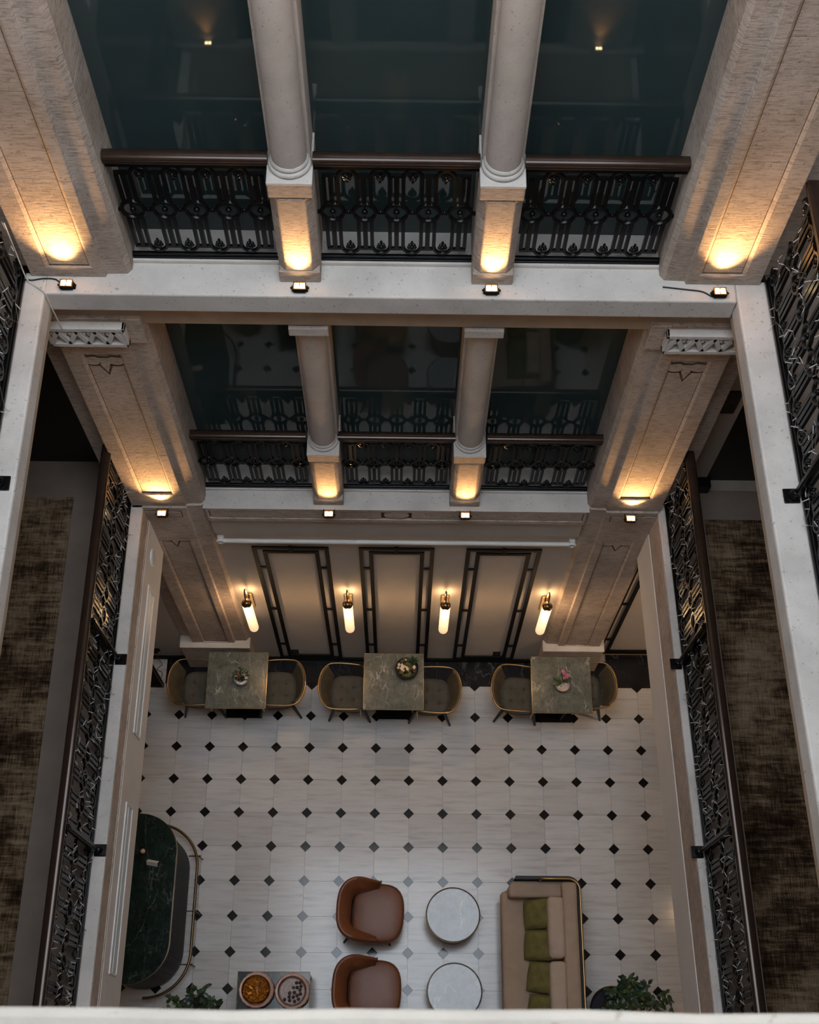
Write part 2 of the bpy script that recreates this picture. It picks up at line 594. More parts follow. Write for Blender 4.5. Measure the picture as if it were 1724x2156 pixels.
def prof(y0, rec, d=PD):
    p = [(1.745, 0.415), (1.745, y0 + 0.05), (1.775, y0 + 0.012), (1.908, y0 + 0.008), (1.914, y0 - 0.018), (1.982, y0 - 0.018)]
    if rec:
        p += [(1.995, y0 - 0.010), (2.005, y0 + d), (2.262, y0 + d), (2.272, y0 - 0.010), (2.285, y0 - 0.018)]
    p += [(2.405, y0 - 0.018), (2.405, y0 + 0.065), (PO[0], y0 + 0.07), (PO[0], 0.415)]
    return p


def fleur(yb, yf, g=0.0):
    """three-lobed hanging palmette, relief; g grows the outline"""
    pts = [(-0.150 - g, g), (-0.152 - g, -0.02)]
    for k in range(9):
        a = pi + (pi / 1.15) * k / 8
        pts.append((-0.085 + (0.062 + g) * cos(a), -0.03 + (0.05 + g) * sin(a)))
    pts += [(-0.036 - g * 0.6, -0.075 - g), (0.0, -0.170 - 2 * g), (0.036 + g * 0.6, -0.075 - g)]
    for k in range(9):
        a = pi + pi * 0.13 + (pi / 1.15) * k / 8
        pts.append((0.085 + (0.062 + g) * cos(a), -0.03 + (0.05 + g) * sin(a)))
    pts += [(0.152 + g, -0.02), (0.150 + g, g), (0.06, 0.012 + g), (0.03, -0.004 + g), (-0.03, -0.004 + g), (-0.06, 0.012 + g)]
    return MB().prism(pts, yf, yb, 'y')


def lattice_bracket(parent, y0, z0, z1, name='bracket'):
    """pierced stone bracket, x -0.27..0.27 around the pilaster axis"""
    b = MB()
    yf, yb = y0 - 0.085, y0 - 0.012
    core = MB().box(-0.270, 0.270, yf + 0.045, yb, z0 + 0.005, z1 - 0.005)
    b.box(-0.275, 0.275, yf, yf + 0.063, z0, z0 + 0.035)
    b.box(-0.275, 0.275, yf, yf + 0.063, z1 - 0.035, z1)
    b.box(-0.275, -0.255, yf, yf + 0.063, z0, z1)
    b.box(0.255, 0.275, yf, yf + 0.063, z0, z1)
    o = obj(name, b, 'ledge', parent, bevel=0.004)
    o.location.x = 2.145 * (1 if parent['side'] > 0 else -1)
    obj('bracket_core', core, 'fascia', o)  # darker backing colour stands for the shade inside the pierced openings
    l = MB()
    zi0, zi1 = z0 + 0.03, z1 - 0.03
    for k in range(8):
        xa, xb = -0.26 + 0.065 * k, -0.26 + 0.065 * (k + 1)
        za, zb = (zi0, zi1) if k % 2 == 0 else (zi1, zi0)
        l.bar((xa, yf + 0.016, za), (xb, yf + 0.016, zb), 0.034, 0.03, (0, 1, 0))
    for k in range(4):
        xc = -0.195 + 0.13 * k
        l.bar((xc - 0.06, yf + 0.02, z1 - 0.075), (xc + 0.06, yf + 0.02, z1 - 0.045), 0.02, 0.02, (0, 1, 0))
        l.bar((xc - 0.06, yf + 0.02, z1 - 0.045), (xc + 0.06, yf + 0.02, z1 - 0.075), 0.02, 0.02, (0, 1, 0))
    for k in range(5):
        xc = -0.26 + 0.13 * k
        l.ball((xc if 0 < k < 4 else xc * 0.93, yf + 0.02, z0 + 0.042), 0.026, 10, 6, (1, 0.4, 1))
    obj('lattice', l, 'ledge', o)
    return o


def pilaster(s, level, label):
    t = thing('stone_pilaster', label, 'pilaster', group='stone pilasters around the light well')
    t['side'] = s
    if level == 0:
        y0, za, zb, pa, pb = -0.032, 0.0, 3.96, 0.70, 3.37
    elif level == 1:
        y0, za, zb, pa, pb = -0.012, Z1, 6.60, 4.16, 6.20
    else:
        y0, za, zb, pa, pb = 0.035, Z2, 11.2, 7.06, 10.6
    PO[0] = 2.470 if level == 0 and s > 0 else 2.565
    solid, rec = mirror(prof(y0, False), s), mirror(prof(y0, True), s)
    jn = {0: [1.55, 2.62], 1: [4.86 + 0.03 * s, 5.52 + 0.05 * s], 2: [7.9 + 0.1 * s, 8.62 + 0.2 * s, 9.6]}[level]
    cuts = [za, pa] + jn + [pb, zb]
    for k in range(len(cuts) - 1):
        ca, cb = cuts[k], cuts[k + 1]
        q = rec if pa - 1e-6 <= ca and cb <= pb + 1e-6 else solid
        tight = 0.0 if k in (0, len(cuts) - 2) else 0.0
        obj('stone_block', MB().prism(q, ca, cb), 'tooled', t, bevel=0.004)
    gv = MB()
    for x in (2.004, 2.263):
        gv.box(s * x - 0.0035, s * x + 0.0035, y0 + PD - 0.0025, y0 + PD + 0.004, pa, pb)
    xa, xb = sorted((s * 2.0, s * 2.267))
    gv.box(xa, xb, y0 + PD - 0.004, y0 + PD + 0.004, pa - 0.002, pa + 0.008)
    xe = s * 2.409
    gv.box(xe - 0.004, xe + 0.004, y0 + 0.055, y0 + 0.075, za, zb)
    obj('groove', gv, 'dark_line', t)
    if level == 0:
        x0, x1 = sorted((s * 1.735, s * (2.455 if s > 0 else 2.555)))
        obj('base_block', MB().box(x0, x1, y0 - 0.075, 0.1, 0.0, 0.66), 'tooled_soft', t, bevel=0.01)
        obj('base_cap', MB().box(x0 - 0.005, x1 + 0.005, y0 - 0.085, 0.1, 0.66, 0.69), 'ledge', t, bevel=0.008)
        x0, x1 = sorted((s * 2.0, s * 2.40))
        p = MB()
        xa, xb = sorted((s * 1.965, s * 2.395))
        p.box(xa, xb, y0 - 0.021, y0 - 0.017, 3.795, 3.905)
        obj('groove', p, 'dark_line', t)
        obj('raised_panel', MB().box(xa + 0.008, xb - 0.008, y0 - 0.026, y0 - 0.017, 3.803, 3.897), 'tooled', t, bevel=0.003)
    else:
        x0, x1 = sorted((s * 1.775, s * 1.90))
    if level < 2:
        f = obj('palmette', fleur(y0 + 0.01, y0 + PD - 0.007), 'tooled', t, bevel=0.002)
        f.location = (s * 2.135, 0, 3.355 if level == 0 else 6.135)
        obj('palmette_groove', fleur(y0 + 0.01, y0 + PD - 0.002, 0.020), 'dark_line', f)
    if level == 1:
        lattice_bracket(t, y0 - 0.02, 6.40, 6.60)
        b = MB().box(x0 - 0.01, x1 + 0.01, -0.035, 0.1, 6.34, 6.6)
        obj('side_block', b, 'tooled_soft', t, bevel=0.006)
    return t


SIDE = {-1: 'left', 1: 'right'}
PL = [['stone pilaster behind the table with the white pot, ground floor', 'stone pilaster behind the table with the pink flowers, ground floor'],
      ['stone pilaster with lattice bracket, left end of lower balcony', 'stone pilaster with lattice bracket, right end of lower balcony'],
      ['tall stone pilaster at the left end of the upper balcony', 'tall stone pilaster at the right end of the upper balcony']]
for lv in (0, 1, 2):
    for k, s in enumerate((-1, 1)):
        pilaster(s, lv, PL[lv][k])

# ---------------------------------------------------------------- balconies along the north wall
struct('trim_2', MB().box(-1.76, 1.76, -0.052, 0.5, Z1 - 0.002, Z1 + 0.004), 'ledge', 'pale stone ledge of the lower balcony', 'ledge')
for k, (xa, xb) in enumerate(((-1.745, -0.77), (-0.5, 0.5), (0.77, 1.745))):
    struct('trim_%d' % (3 + k), MB().box(xa, xb, 0.135, 0.5, Z1 + 0.004, Z1 + 0.03), 'ledge', None, None, bevel=0.005)
    struct('trim_%d' % (6 + k), MB().box(xa, xb, 0.135, 0.5, Z2, Z2 + 0.03), 'ledge', None, None, bevel=0.005)
led = MB().prism([(-2.31, -0.12), (2.245, -0.12), (2.245, 0.5), (-2.31, 0.5)], 6.80, Z2)
struct('trim_9', led, 'ledge', 'pale stone ledge of the upper balcony', 'ledge', bevel=0.012)
struct('trim_10', MB().box(-2.5, 2.5, 0.0, 0.5, 6.52, 6.80), 'fascia', 'brown stone lintel under the upper ledge', 'lintel', bevel=0.006)
# windows
n = 0
for zz, zt in ((Z1, 6.53), (Z2, 10.9)):
    for (xa, xb) in ((-1.76, -0.60), (-0.66, 0.66), (0.60, 1.76)):
        n += 1
        w = struct('window_%d' % n, MB().box(xa, xb, 0.395, 0.41, zz + 0.02, zt), 'glass', 'dark tinted window glass in a %s balcony bay' % ('lower' if n < 4 else 'upper'), 'window')
struct('wall_north_core', MB().box(-2.6, 2.6, 0.42, 0.6, Z1, 11.5), 'black_void')
struct('trim_11', MB().box(-2.5, 2.5, 0.05, 0.5, 10.7, 11.15), 'tooled_soft', 'stone lintel above the upper balcony', 'lintel')


def column(s, level, label):
    z0 = Z1 if level == 1 else Z2
    zt = 6.52 if level == 1 else 10.75
    x = s * (0.632 if level == 2 else 0.618)
    t = thing('stone_column', label, 'column', (x, 0, z0), group='half round stone columns of the balconies')
    p = MB()
    p.prism([(-0.112, 0.03), (-0.085, 0.004), (0.085, 0.004), (0.112, 0.03), (0.135, 0.06), (0.135, 0.4), (-0.135, 0.4), (-0.135, 0.06)], 0.10, 0.72)
    p.prism([(-0.135, 0.4), (-0.135, -0.006), (0.135, -0.006), (0.135, 0.4)], 0.0, 0.10)
    p.prism([(-0.135, 0.4), (-0.135, 0.0), (0.135, 0.0), (0.135, 0.4)], 0.74, 0.84)
    obj('pedestal', p, 'tooled', t, bevel=0.008)
    obj('pedestal_cap', MB().box(-0.137, 0.137, -0.003, 0.4, 0.838, 0.858), 'ledge', t, bevel=0.005)
    hh = zt - z0
    cy = 0.150
    r = MB().lathe([(0.118, 0.858), (0.128, 0.866), (0.130, 0.878), (0.122, 0.890), (0.112, 0.893), (0.117, 0.900), (0.118, 0.910), (0.108, 0.922)], 28, (0, cy, 0))
    obj('base_ring', r, 'ledge', t, smooth=50)
    sh = MB().lathe([(0.106, 0.90), (0.106, 1.3), (0.105, hh * 0.7), (0.100, hh - 0.14)], 28, (0, cy, 0))
    obj('shaft', sh, 'column', t, smooth=50)
    obj('pier', MB().box(-0.125, 0.125, 0.17, 0.4, 0.858, hh), 'column', t, bevel=0.01)
    if level == 1:
        obj('capital_ring', MB().lathe([(0.100, hh - 0.17), (0.112, hh - 0.155), (0.112, hh - 0.14), (0.104, hh - 0.13), (0.125, hh - 0.10)], 28, (0, cy, 0)), 'column', t, smooth=50)
        obj('abacus', MB().box(-0.14, 0.14, -0.005, 0.4, hh - 0.115, hh - 0.035), 'ledge', t, bevel=0.006)
    return t


column(-1, 1, 'slim stone column left of centre on the lower balcony')
column(1, 1, 'slim stone column right of centre on the lower balcony')
column(-1, 2, 'thick stone column left of centre on the upper balcony')
column(1, 2, 'thick stone column right of centre on the upper balcony')


# ---------------------------------------------------------------- railings
def baluster_mesh():
    b = MB()
    for x in (-0.042, 0.042):
        b.box(x - 0.012, x + 0.012, -0.011, 0.011, 0.15, 0.385)
        b.box(x - 0.012, x + 0.012, -0.011, 0.011, 0.515, 0.735)
    b.box(-0.015, 0.015, -0.013, 0.013, 0.125, 0.378)
    b.box(-0.015, 0.015, -0.013, 0.013, 0.522, 0.76)
    b.box(-0.052, 0.052, -0.009, 0.009, 0.120, 0.140)
    b.box(-0.052, 0.052, -0.009, 0.009, 0.742, 0.762)
    b.ring((0, 0, 0.45), 0.069, 0.0155, 18, 6)
    b.ball((0, 0, 0.45), 0.021, 8, 6)
    b.bar((0, 0, 0.375), (0, 0, 0.525), 0.009)
    b.ball((-0.048, 0, 0.390), 0.010, 6, 4).ball((0.048, 0, 0.390), 0.010, 6, 4).ball((-0.048, 0, 0.510), 0.010, 6, 4).ball((0.048, 0, 0.510), 0.010, 6, 4)
    b.bar((0.075, 0, 0.45), (0.105, 0, 0.45), 0.018)
    b.bar((-0.105, 0, 0.45), (-0.075, 0, 0.45), 0.018)
    b.ball((0.1, 0, 0.45), 0.015, 6, 4, (0.6, 1.2, 1.2))
    return b.mesh('baluster', 'iron', 40)


def arch_mesh(up):
    b = MB()
    zc = 0.735 if up else 0.15
    b.ring((0, 0, zc), 0.058, 0.0145, 10, 6, a0=0 if up else pi, a1=pi if up else 2 * pi)
    return b.mesh('arch', 'iron', 40)


def rosette_mesh(up):
    b = MB()
    s = 1 if up else -1
    zc = 0.742 if up else 0.145
    b.ball((0, -0.006, zc), 0.017, 8, 5)
    for k in range(5):
        a = 2 * pi * k / 5 + s * pi / 2
        b.ball((0.018 * cos(a), 0, zc + 0.018 * sin(a)), 0.0165, 7, 4, (1, 0.7, 1))
    b.ball((0, 0, zc - s * 0.040), 0.012, 6, 4, (0.8, 0.6, 1.3))
    b.bar((0, 0, zc + s * 0.02), (0, 0, zc + s * 0.055), 0.012)
    return b.mesh('rosette', 'iron', 40)


BAL, ARU, ARD, ROU, ROD = baluster_mesh(), arch_mesh(True), arch_mesh(False), rosette_mesh(True), rosette_mesh(False)


def handrail_mesh(L, x0=0.0, ext=0.0):
    pr = [(-0.030, 0.846), (0.030, 0.846), (0.034, 0.858), (0.029, 0.866), (0.040, 0.876), (0.040, 0.892), (0.030, 0.904), (0.0, 0.908),
          (-0.030, 0.904), (-0.040, 0.892), (-0.040, 0.876), (-0.029, 0.866), (-0.034, 0.858)]
    return MB().prism(pr, x0 - ext, x0 + L + ext, 'x').mesh('handrail', 'handrail', 60)


def railing(label, loc, rz, L, n, first, group, posts=(), light=None):
    """local x along the rail; first = x of the first baluster; 0.2 m pitch"""
    t = thing('balcony_railing', label, 'railing', loc, rz, group)
    put('handrail', handrail_mesh(L), t)
    obj('top_bar', MB().box(0, L, -0.012, 0.012, 0.805, 0.846), 'iron', t)
    obj('bottom_bar', MB().box(0, L, -0.022, 0.022, 0.018, 0.044).box(0, L, -0.013, 0.013, 0.044, 0.066), 'iron', t, bevel=0.004)
    for k in range(n):
        x = first + 0.2 * k
        put('baluster', BAL, t, (x, 0, 0))
    for k in range(n + 1):
        x = first - 0.1 + 0.2 * k
        if x < 0.03 or x > L - 0.03:
            continue
        put('arch', ARU, t, (x, 0, 0))
        put('arch', ARD, t, (x, 0, 0))
        put('rosette', ROU, t, (x, 0, 0))
        put('rosette', ROD, t, (x, 0, 0))
    for px, side in posts:
        b = MB().box(px - 0.022, px + 0.022, -0.016 + side * 0.045, 0.016 + side * 0.045, 0.0, 0.86)
        b.box(px - 0.010, px + 0.010, -0.024 + side * 0.045, 0.024 + side * 0.045, 0.0, 0.85)
        o = obj('post', b, 'iron', t)
        q = MB().box(px - 0.05, px + 0.05, side * 0.075 - 0.05, side * 0.075 + 0.05, 0.0, 0.012)
        q.lathe([(0.036, 0.012), (0.036, 0.026), (0.028, 0.034), (0.026, 0.05), (0.020, 0.06)], 12, (px, side * 0.06, 0))
        obj('post_foot', q, 'iron', o, bevel=0.006)
    return t


BAYN = ['left', 'middle', 'right']
for lv, zz, nm in ((1, Z1, 'lower'), (2, Z2, 'upper')):
    for k, (xa, xb) in enumerate(((-1.742, -0.765), (-0.497, 0.497), (0.765, 1.742))):
        L = xb - xa
        railing('black iron railing with bronze handrail in the %s bay, %s balcony' % (BAYN[k], nm), (xa, 0.172, zz), 0, L, 5, L / 2 - 0.4, 'railings of the window bays')

# ================================================================ side walkways
SK1, SK2 = 0.0256, 0.030       # the right hand side of the well is slightly out of square


def xr1(y, x):
    return x - SK1 * y


def xr2(y, x):
    return x - SK2 * y


YS = -4.8
# lower level, left
lb = MB().box(-2.42, -2.305, YS, 0.1, 3.93, Z1)
struct('trim_12', lb, 'ledge', 'pale stone kerb under the lower left railing', 'ledge', bevel=0.008)
struct('trim_13', MB().box(-2.46, -2.305, YS, 0.1, 3.73, 3.93).box(-2.46, -2.297, YS, 0.1, 3.71, 3.735), 'tooled_soft', 'beige stone band under the lower left kerb', 'beam')
struct('wall_left', MB().box(-2.5, -2.293, YS, 0.1, 3.05, 3.71), 'beam', 'cream painted beam over the bar aisle', 'beam')
struct('floor_left', MB().box(-4.2, -2.42, -6.2, 0.6, 3.06, 3.95), 'taupe', 'taupe floor of the lower left walkway', 'floor')
# lower level, right


def sk(x0, x1, y0, y1, z0, z1, f):
    return MB().prism([(f(y0, x0), y0), (f(y0, x1), y0), (f(y1, x1), y1), (f(y1, x0), y1)], z0, z1)


struct('trim_14', sk(2.385, 2.47, YS, 0.1, 3.93, Z1, xr1), 'ledge', 'pale stone kerb under the lower right railing', 'ledge', bevel=0.008)
struct('trim_15', sk(2.385, 2.5, YS, 0.1, 3.55, 3.93, xr1), 'tooled_soft', 'beige stone band under the lower right kerb', 'beam')
struct('wall_right', sk(2.378, 2.6, YS, 0.1, 3.03, 3.55, xr1), 'beam', 'cream painted beam over the right aisle', 'beam')
struct('floor_right', sk(2.47, 4.2, -6.2, 0.6, 3.06, 3.95, xr1), 'taupe', 'taupe floor of the lower right walkway', 'floor')
# upper level, left and right
struct('trim_16', MB().box(-2.50, -2.302, YS, 0.05, 6.82, Z2), 'ledge', 'pale stone kerb under the upper left railing', 'ledge', bevel=0.015)
struct('trim_17', MB().box(-2.55, -2.310, YS, 0.05, 6.77, 6.82), 'fascia', 'ochre edge under the upper left kerb', 'trim')
struct('floor_upper_left', MB().box(-4.2, -2.5, -6.2, 0.6, 6.60, 6.96), 'taupe', 'taupe floor of the upper left walkway', 'floor')
struct('trim_18', sk(2.245, 2.46, YS, 0.05, 6.82, Z2, xr2), 'ledge', 'pale stone kerb under the upper right railing', 'ledge', bevel=0.015)
struct('trim_19', sk(2.253, 2.5, YS, 0.05, 6.77, 6.82, xr2), 'fascia', 'ochre edge under the upper right kerb', 'trim')
struct('floor_upper_right', sk(2.46, 4.2, -6.2, 0.6, 6.60, 6.96, xr2), 'taupe', 'taupe floor of the upper right walkway', 'floor')
# outer walls, south side, upper storey, roof lantern
struct('wall_outer_left', MB().box(-4.4, -4.2, -6.4, 0.6, 0, 14), 'plaster')
struct('wall_outer_right', MB().box(4.35, 4.55, -6.4, 0.6, 0, 14), 'plaster')
struct('wall_outer_back', MB().box(-4.4, 4.5, 0.6, 0.8, 0, 14), 'plaster')
struct('wall_outer_front', MB().box(-4.4, 4.5, -6.6, -6.4, 0, 14), 'plaster')
struct('wall_upper_back', MB().box(-2.7, 2.7, 0.06, 0.5, 11.15, 13.6), 'tooled_soft')
struct('wall_upper_left', MB().box(-4.2, -2.45, -6.4, 0.5, 11.0, 13.6), 'tooled_soft')
struct('wall_upper_right', MB().box(2.45, 4.3, -6.4, 0.5, 11.0, 13.6), 'tooled_soft')
struct('wall_front', MB().box(-4.2, 4.3, -5.0, -4.86, 3.0, Z1).box(-4.2, 4.3, -5.0, -4.86, 6.5, Z2).box(-4.2, 4.3, -5.4, -5.2, 0.0, 11.3), 'tooled_soft')
for s in (-1, 1):
    xa, xb = sorted((s * 1.8, s * 2.5))
    struct('trim_south_pilaster', MB().box(xa, xb, -5.2, -4.92, Z1, 11.3), 'tooled')
    xa, xb = sorted((s * 0.5, s * 0.77))
    struct('trim_south_column', MB().box(xa, xb, -5.2, -4.95, Z1, 11.3), 'tooled')
for k, (xa, xb) in enumerate(((-1.8, -0.77), (-0.5, 0.5), (0.77, 1.8))):
    L = xb - xa
    railing('black iron railing mirrored in the glass, %s bay opposite' % BAYN[k], (xa, -5.02, Z1), 0, L, 5, L / 2 - 0.4, 'railings opposite, seen in reflection')
struct('ceiling', MB().box(-4.2, 4.3, -6.4, -4.6, 13.6, 13.8).box(-4.2, -2.45, -4.6, 0.5, 13.6, 13.8).box(2.45, 4.3, -4.6, 0.5, 13.6, 13.8), 'plaster')  # unseen roof slabs, added and extended southward to keep sky light off the parapet
pp = MB()
N = 60
top, bot = [], []
for k in range(N + 1):
    x = -4.2 + 8.4 * k / N
    e = -4.880 + 0.0015 * sin(x * 9) + 0.0012 * sin(x * 23 + 1)
    top.append((x, e))
pp.prism(top + [(4.2, -5.35), (-4.2, -5.35)], 11.30, Z3)
struct('trim_20', pp, 'parapet', 'cream stone parapet along the bottom edge, close and out of focus', 'parapet', bevel=0.012)

# ends of the lower walkways
struct('door_1', MB().box(-4.2, -2.5, 0.43, 0.5, 3.95, 6.6), 'black_void', 'black doorway at the end of the lower left walkway', 'doorway')
struct('door_2', MB().box(2.83, 4.3, 0.30, 0.45, 3.95, 6.6), 'black_void', 'black doorway at the end of the lower right walkway', 'doorway')
struct('wall_jamb', MB().box(2.567, 2.83, 0.27, 0.5, 3.95, 6.6), 'plaster', 'narrow plaster pier beside the right doorway', 'wall')
struct('baseboard_jamb', MB().box(2.5, 2.86, 0.17, 0.27, 3.95, 4.07), 'black_void')
struct('trim_21', MB().box(2.86, 4.2, 0.19, 0.30, 3.945, 3.965), 'taupe_light', 'pale threshold strip of the right doorway', 'threshold')
pq = thing('wall_plaque', 'small dark plaque on the pier by the right doorway', 'sign', (2.70, 0.27, 5.27))
obj('plate', MB().box(-0.075, 0.075, -0.02, 0.0, -0.15, 0.15), 'dark_plaque', pq, bevel=0.004)
for k, (a, b) in enumerate(((-0.045, 0.02), (-0.045, 0.04), (-0.045, 0.0))):
    obj('text_line', MB().box(a, b, -0.0215, -0.02, 0.04 - 0.04 * k, 0.05 - 0.04 * k), 'plaque_text', pq)
for s, x0, x1, y1, lab in ((-1, -3.86, -2.94, 0.05, 'dark abraded brown runner rug on the lower left walkway'), (1, 2.86, 3.95, -0.11, 'dark abraded brown runner rug on the lower right walkway')):
    if s < 0:
        r = MB().box(x0, x1, -4.9, y1, 3.95, 3.962)
    else:
        r = sk(2.80, 3.9, -4.9, y1, 3.95, 3.962, xr1)
    tag(obj('runner_rug', r, 'runner'), lab, 'rug', 'runner rugs')
tag(obj('runner_rug', sk(2.85, 3.9, -4.9, -0.2, 6.96, 6.972, xr2), 'runner'), 'brown runner rug behind the upper right railing', 'rug', 'runner rugs')

# side railings
rl1 = railing('black iron side railing along the lower left walkway', (-2.425, 0.05, Z1), -pi / 2, 4.85, 23, 0.16, 'side railings', posts=((1.58, 1), (3.23, 1)))
ra = -pi / 2 + math.atan(SK1)
rr1 = railing('black iron side railing along the lower right walkway', (2.462, 0.05, Z1), ra, 4.85, 23, 0.16, 'side railings', posts=((1.57, -1), (3.2, -1)))
rl2 = railing('black iron side railing at the upper left edge', (-2.455, 0.03, Z2), -pi / 2, 4.8, 23, 0.16, 'side railings', posts=((1.575, 1),))
ra2 = -pi / 2 + math.atan(SK2)
rr2 = railing('black iron side railing at the upper right edge', (2.455, 0.03, Z2), ra2, 4.8, 23, 0.16, 'side railings', posts=((1.6, -1), (3.2, -1)))


def fairy_lights(parent_loc, rz, L, label, seed, side):
    rnd = random.Random(seed)
    t = thing('fairy_lights', label, 'string lights', parent_loc, rz, 'unlit fairy lights wound on the side railings')
    wire, led = MB(), MB()
    for strand in range(3):
        p = []
        x = 0.05
        ph = rnd.random() * 6
        base = 0.2 + 0.25 * strand
        while x < L - 0.05:
            z = base + 0.13 * sin(x * 9 + ph) + rnd.uniform(-0.05, 0.05)
            y = side * (0.022 + 0.012 * sin(x * 31 + ph))
            p.append((x, y, z))
            x += rnd.uniform(0.035, 0.07)
        wire.tube(p, 0.0022, 4)
        for q in p:
            if rnd.random() < 0.8:
                d = Vector((rnd.uniform(-1, 1), side * rnd.uniform(0.1, 1.0), rnd.uniform(-1, 1))).normalized() * rnd.uniform(0.03, 0.05)
                led.tube([q, tuple(Vector(q) + d)], 0.0032, 4)
    a = obj('wire', wire, 'wire', t)
    b = obj('led_sticks', led, 'led', t)
    b['kind'] = 'stuff'
    return t


fairy_lights((-2.425, 0.05, Z1), -pi / 2, 4.85, 'unlit fairy lights tangled in the lower left side railing', 1, 1)
fairy_lights((2.462, 0.05, Z1), ra, 4.85, 'unlit fairy lights tangled in the lower right side railing', 2, -1)
fairy_lights((-2.455, 0.03, Z2), -pi / 2, 4.8, 'unlit fairy lights tangled in the upper left side railing', 3, 1)
fairy_lights((2.455, 0.03, Z2), ra2, 4.8, 'unlit fairy lights tangled in the upper right side railing', 4, -1)

# recessed panels and speaker on the left beam
for k, (ya, yb) in enumerate(((-2.05, -0.62), (-4.10, -2.67))):
    t = thing('linear_diffuser', 'long white recessed panel in the left beam, %s' % ('nearer the dining wall' if k == 0 else 'above the bar counter'), 'air diffuser', (-2.293, (ya + yb) / 2, 3.41))
    hl = (yb - ya) / 2
    f = MB().box(0.0, 0.012, -hl, hl, 0.105, 0.125).box(0.0, 0.012, -hl, hl, -0.125, -0.105).box(0.0, 0.012, -hl, -hl + 0.02, -0.105, 0.105).box(0.0, 0.012, hl - 0.02, hl, -0.105, 0.105)
    obj('frame', f, 'white', t, bevel=0.003)
    obj('panel', MB().box(0.0, 0.004, -hl + 0.02, hl - 0.02, -0.105, 0.105), 'greywhite', t)
    obj('slot_bar', MB().box(0.004, 0.010, -hl + 0.02, hl - 0.02, 0.02, 0.03), 'greywhite', t)
t = thing('wall_speaker', 'round white speaker disc on the left beam', 'speaker', (-2.293, -0.32, 3.48))
sp = MB().lathe([(0.085, 0.0), (0.085, 0.010), (0.075, 0.016)], 28)
o = obj('rim', sp, 'white', t, smooth=40)
o.rotation_euler = (0, pi / 2, 0)
sp = MB().lathe([(0.072, 0.012), (0.072, 0.018), (0.02, 0.022)], 28)
o = obj('grille', sp, 'greywhite', t, smooth=40)
o.rotation_euler = (0, pi / 2, 0)

# ---------------------------------------------------------------- floodlights
UP_P1, UP_P2 = 40.0, 55.0


def floodlight(x, y, z, label, power, wall, tilt=0.16):
    t = thing('floodlight', label, 'floodlight', (x, y, z), 0, 'warm uplights at the foot of pilasters and columns')
    obj('housing', MB().box(-0.042, 0.042, -0.03, 0.03, 0.012, 0.042), 'blackmetal', t, bevel=0.005)
    fr = MB().box(-0.042, 0.042, -0.03, -0.022, 0.042, 0.05).box(-0.042, 0.042, 0.022, 0.03, 0.042, 0.05).box(-0.042, -0.034, -0.022, 0.022, 0.042, 0.05).box(0.034, 0.042, -0.022, 0.022, 0.042, 0.05).box(-0.003, 0.003, -0.022, 0.022, 0.042, 0.047)
    obj('bezel', fr, 'darkbrass', t)
    for sx in (-1, 1):
        obj('led_window', MB().box(sx * 0.0185 - 0.015, sx * 0.0185 + 0.015, -0.021, 0.021, 0.042, 0.045), 'lamp_face', t)
    br = MB().box(-0.052, -0.044, -0.012, 0.012, -0.002, 0.035).box(0.044, 0.052, -0.012, 0.012, -0.002, 0.035).box(-0.052, 0.052, -0.012, 0.012, 0.0, 0.006)
    if wall:
        br.box(-0.052, -0.044, 0.0, 0.06, 0.012, 0.024).box(0.044, 0.052, 0.0, 0.06, 0.012, 0.024)
    obj('bracket', br, 'blackmetal', t)
    for sx in (-1, 1):
        obj('knob', MB().ball((sx * 0.055, 0, 0.026), 0.008, 8, 5), 'blackmetal', t)
    lamp('floodlight_beam', 'SPOT', (0, 0.012, 0.056), power, WARM, 0.02, (0, 0.012 + tilt, 1.056), 84, 1.0, t)
    return t


WH = ['left pilaster', 'left column', 'right column', 'right pilaster']
for k, x in enumerate((-2.155, -0.632, 0.625, 2.125)):
    floodlight(x, -0.072, Z2, 'small lit floodlight at the foot of the %s, upper balcony' % WH[k], UP_P2 * (1.5 if k in (0, 3) else 1.0), False, 0.20 if k in (0, 3) else 0.14)
for k, x in enumerate((-2.12, -0.612, 0.624, 2.125)):
    floodlight(x, -0.112 if k in (1, 2) else -0.125, Z1 - 0.01, 'small lit floodlight below the %s, lower balcony' % WH[k], UP_P1 * (1.8 if k in (0, 3) else 1.0), True, 0.22)
for x in (-2.12, 2.15):
    floodlight(x, -4.88, Z1, 'small lit floodlight opposite, mirrored in the %s window' % ('left' if x < 0 else 'right'), UP_P1 * 0.6, False)


def cable(pts, label, mat, r=0.004, name='cable'):
    P = [Vector(p) for p in pts]
    out = []
    for i in range(len(P) - 1):
        p0, p1, p2, p3 = P[max(i - 1, 0)], P[i], P[i + 1], P[min(i + 2, len(P) - 1)]
        for k in range(6):
            u = k / 6
            out.append(0.5 * ((2 * p1) + (-p0 + p2) * u + (2 * p0 - 5 * p1 + 4 * p2 - p3) * u * u + (-p0 + 3 * p1 - 3 * p2 + p3) * u ** 3))
    out.append(P[-1])
    return tag(obj(name, MB().tube(out, r, 6), mat, smooth=60), label, 'cable')


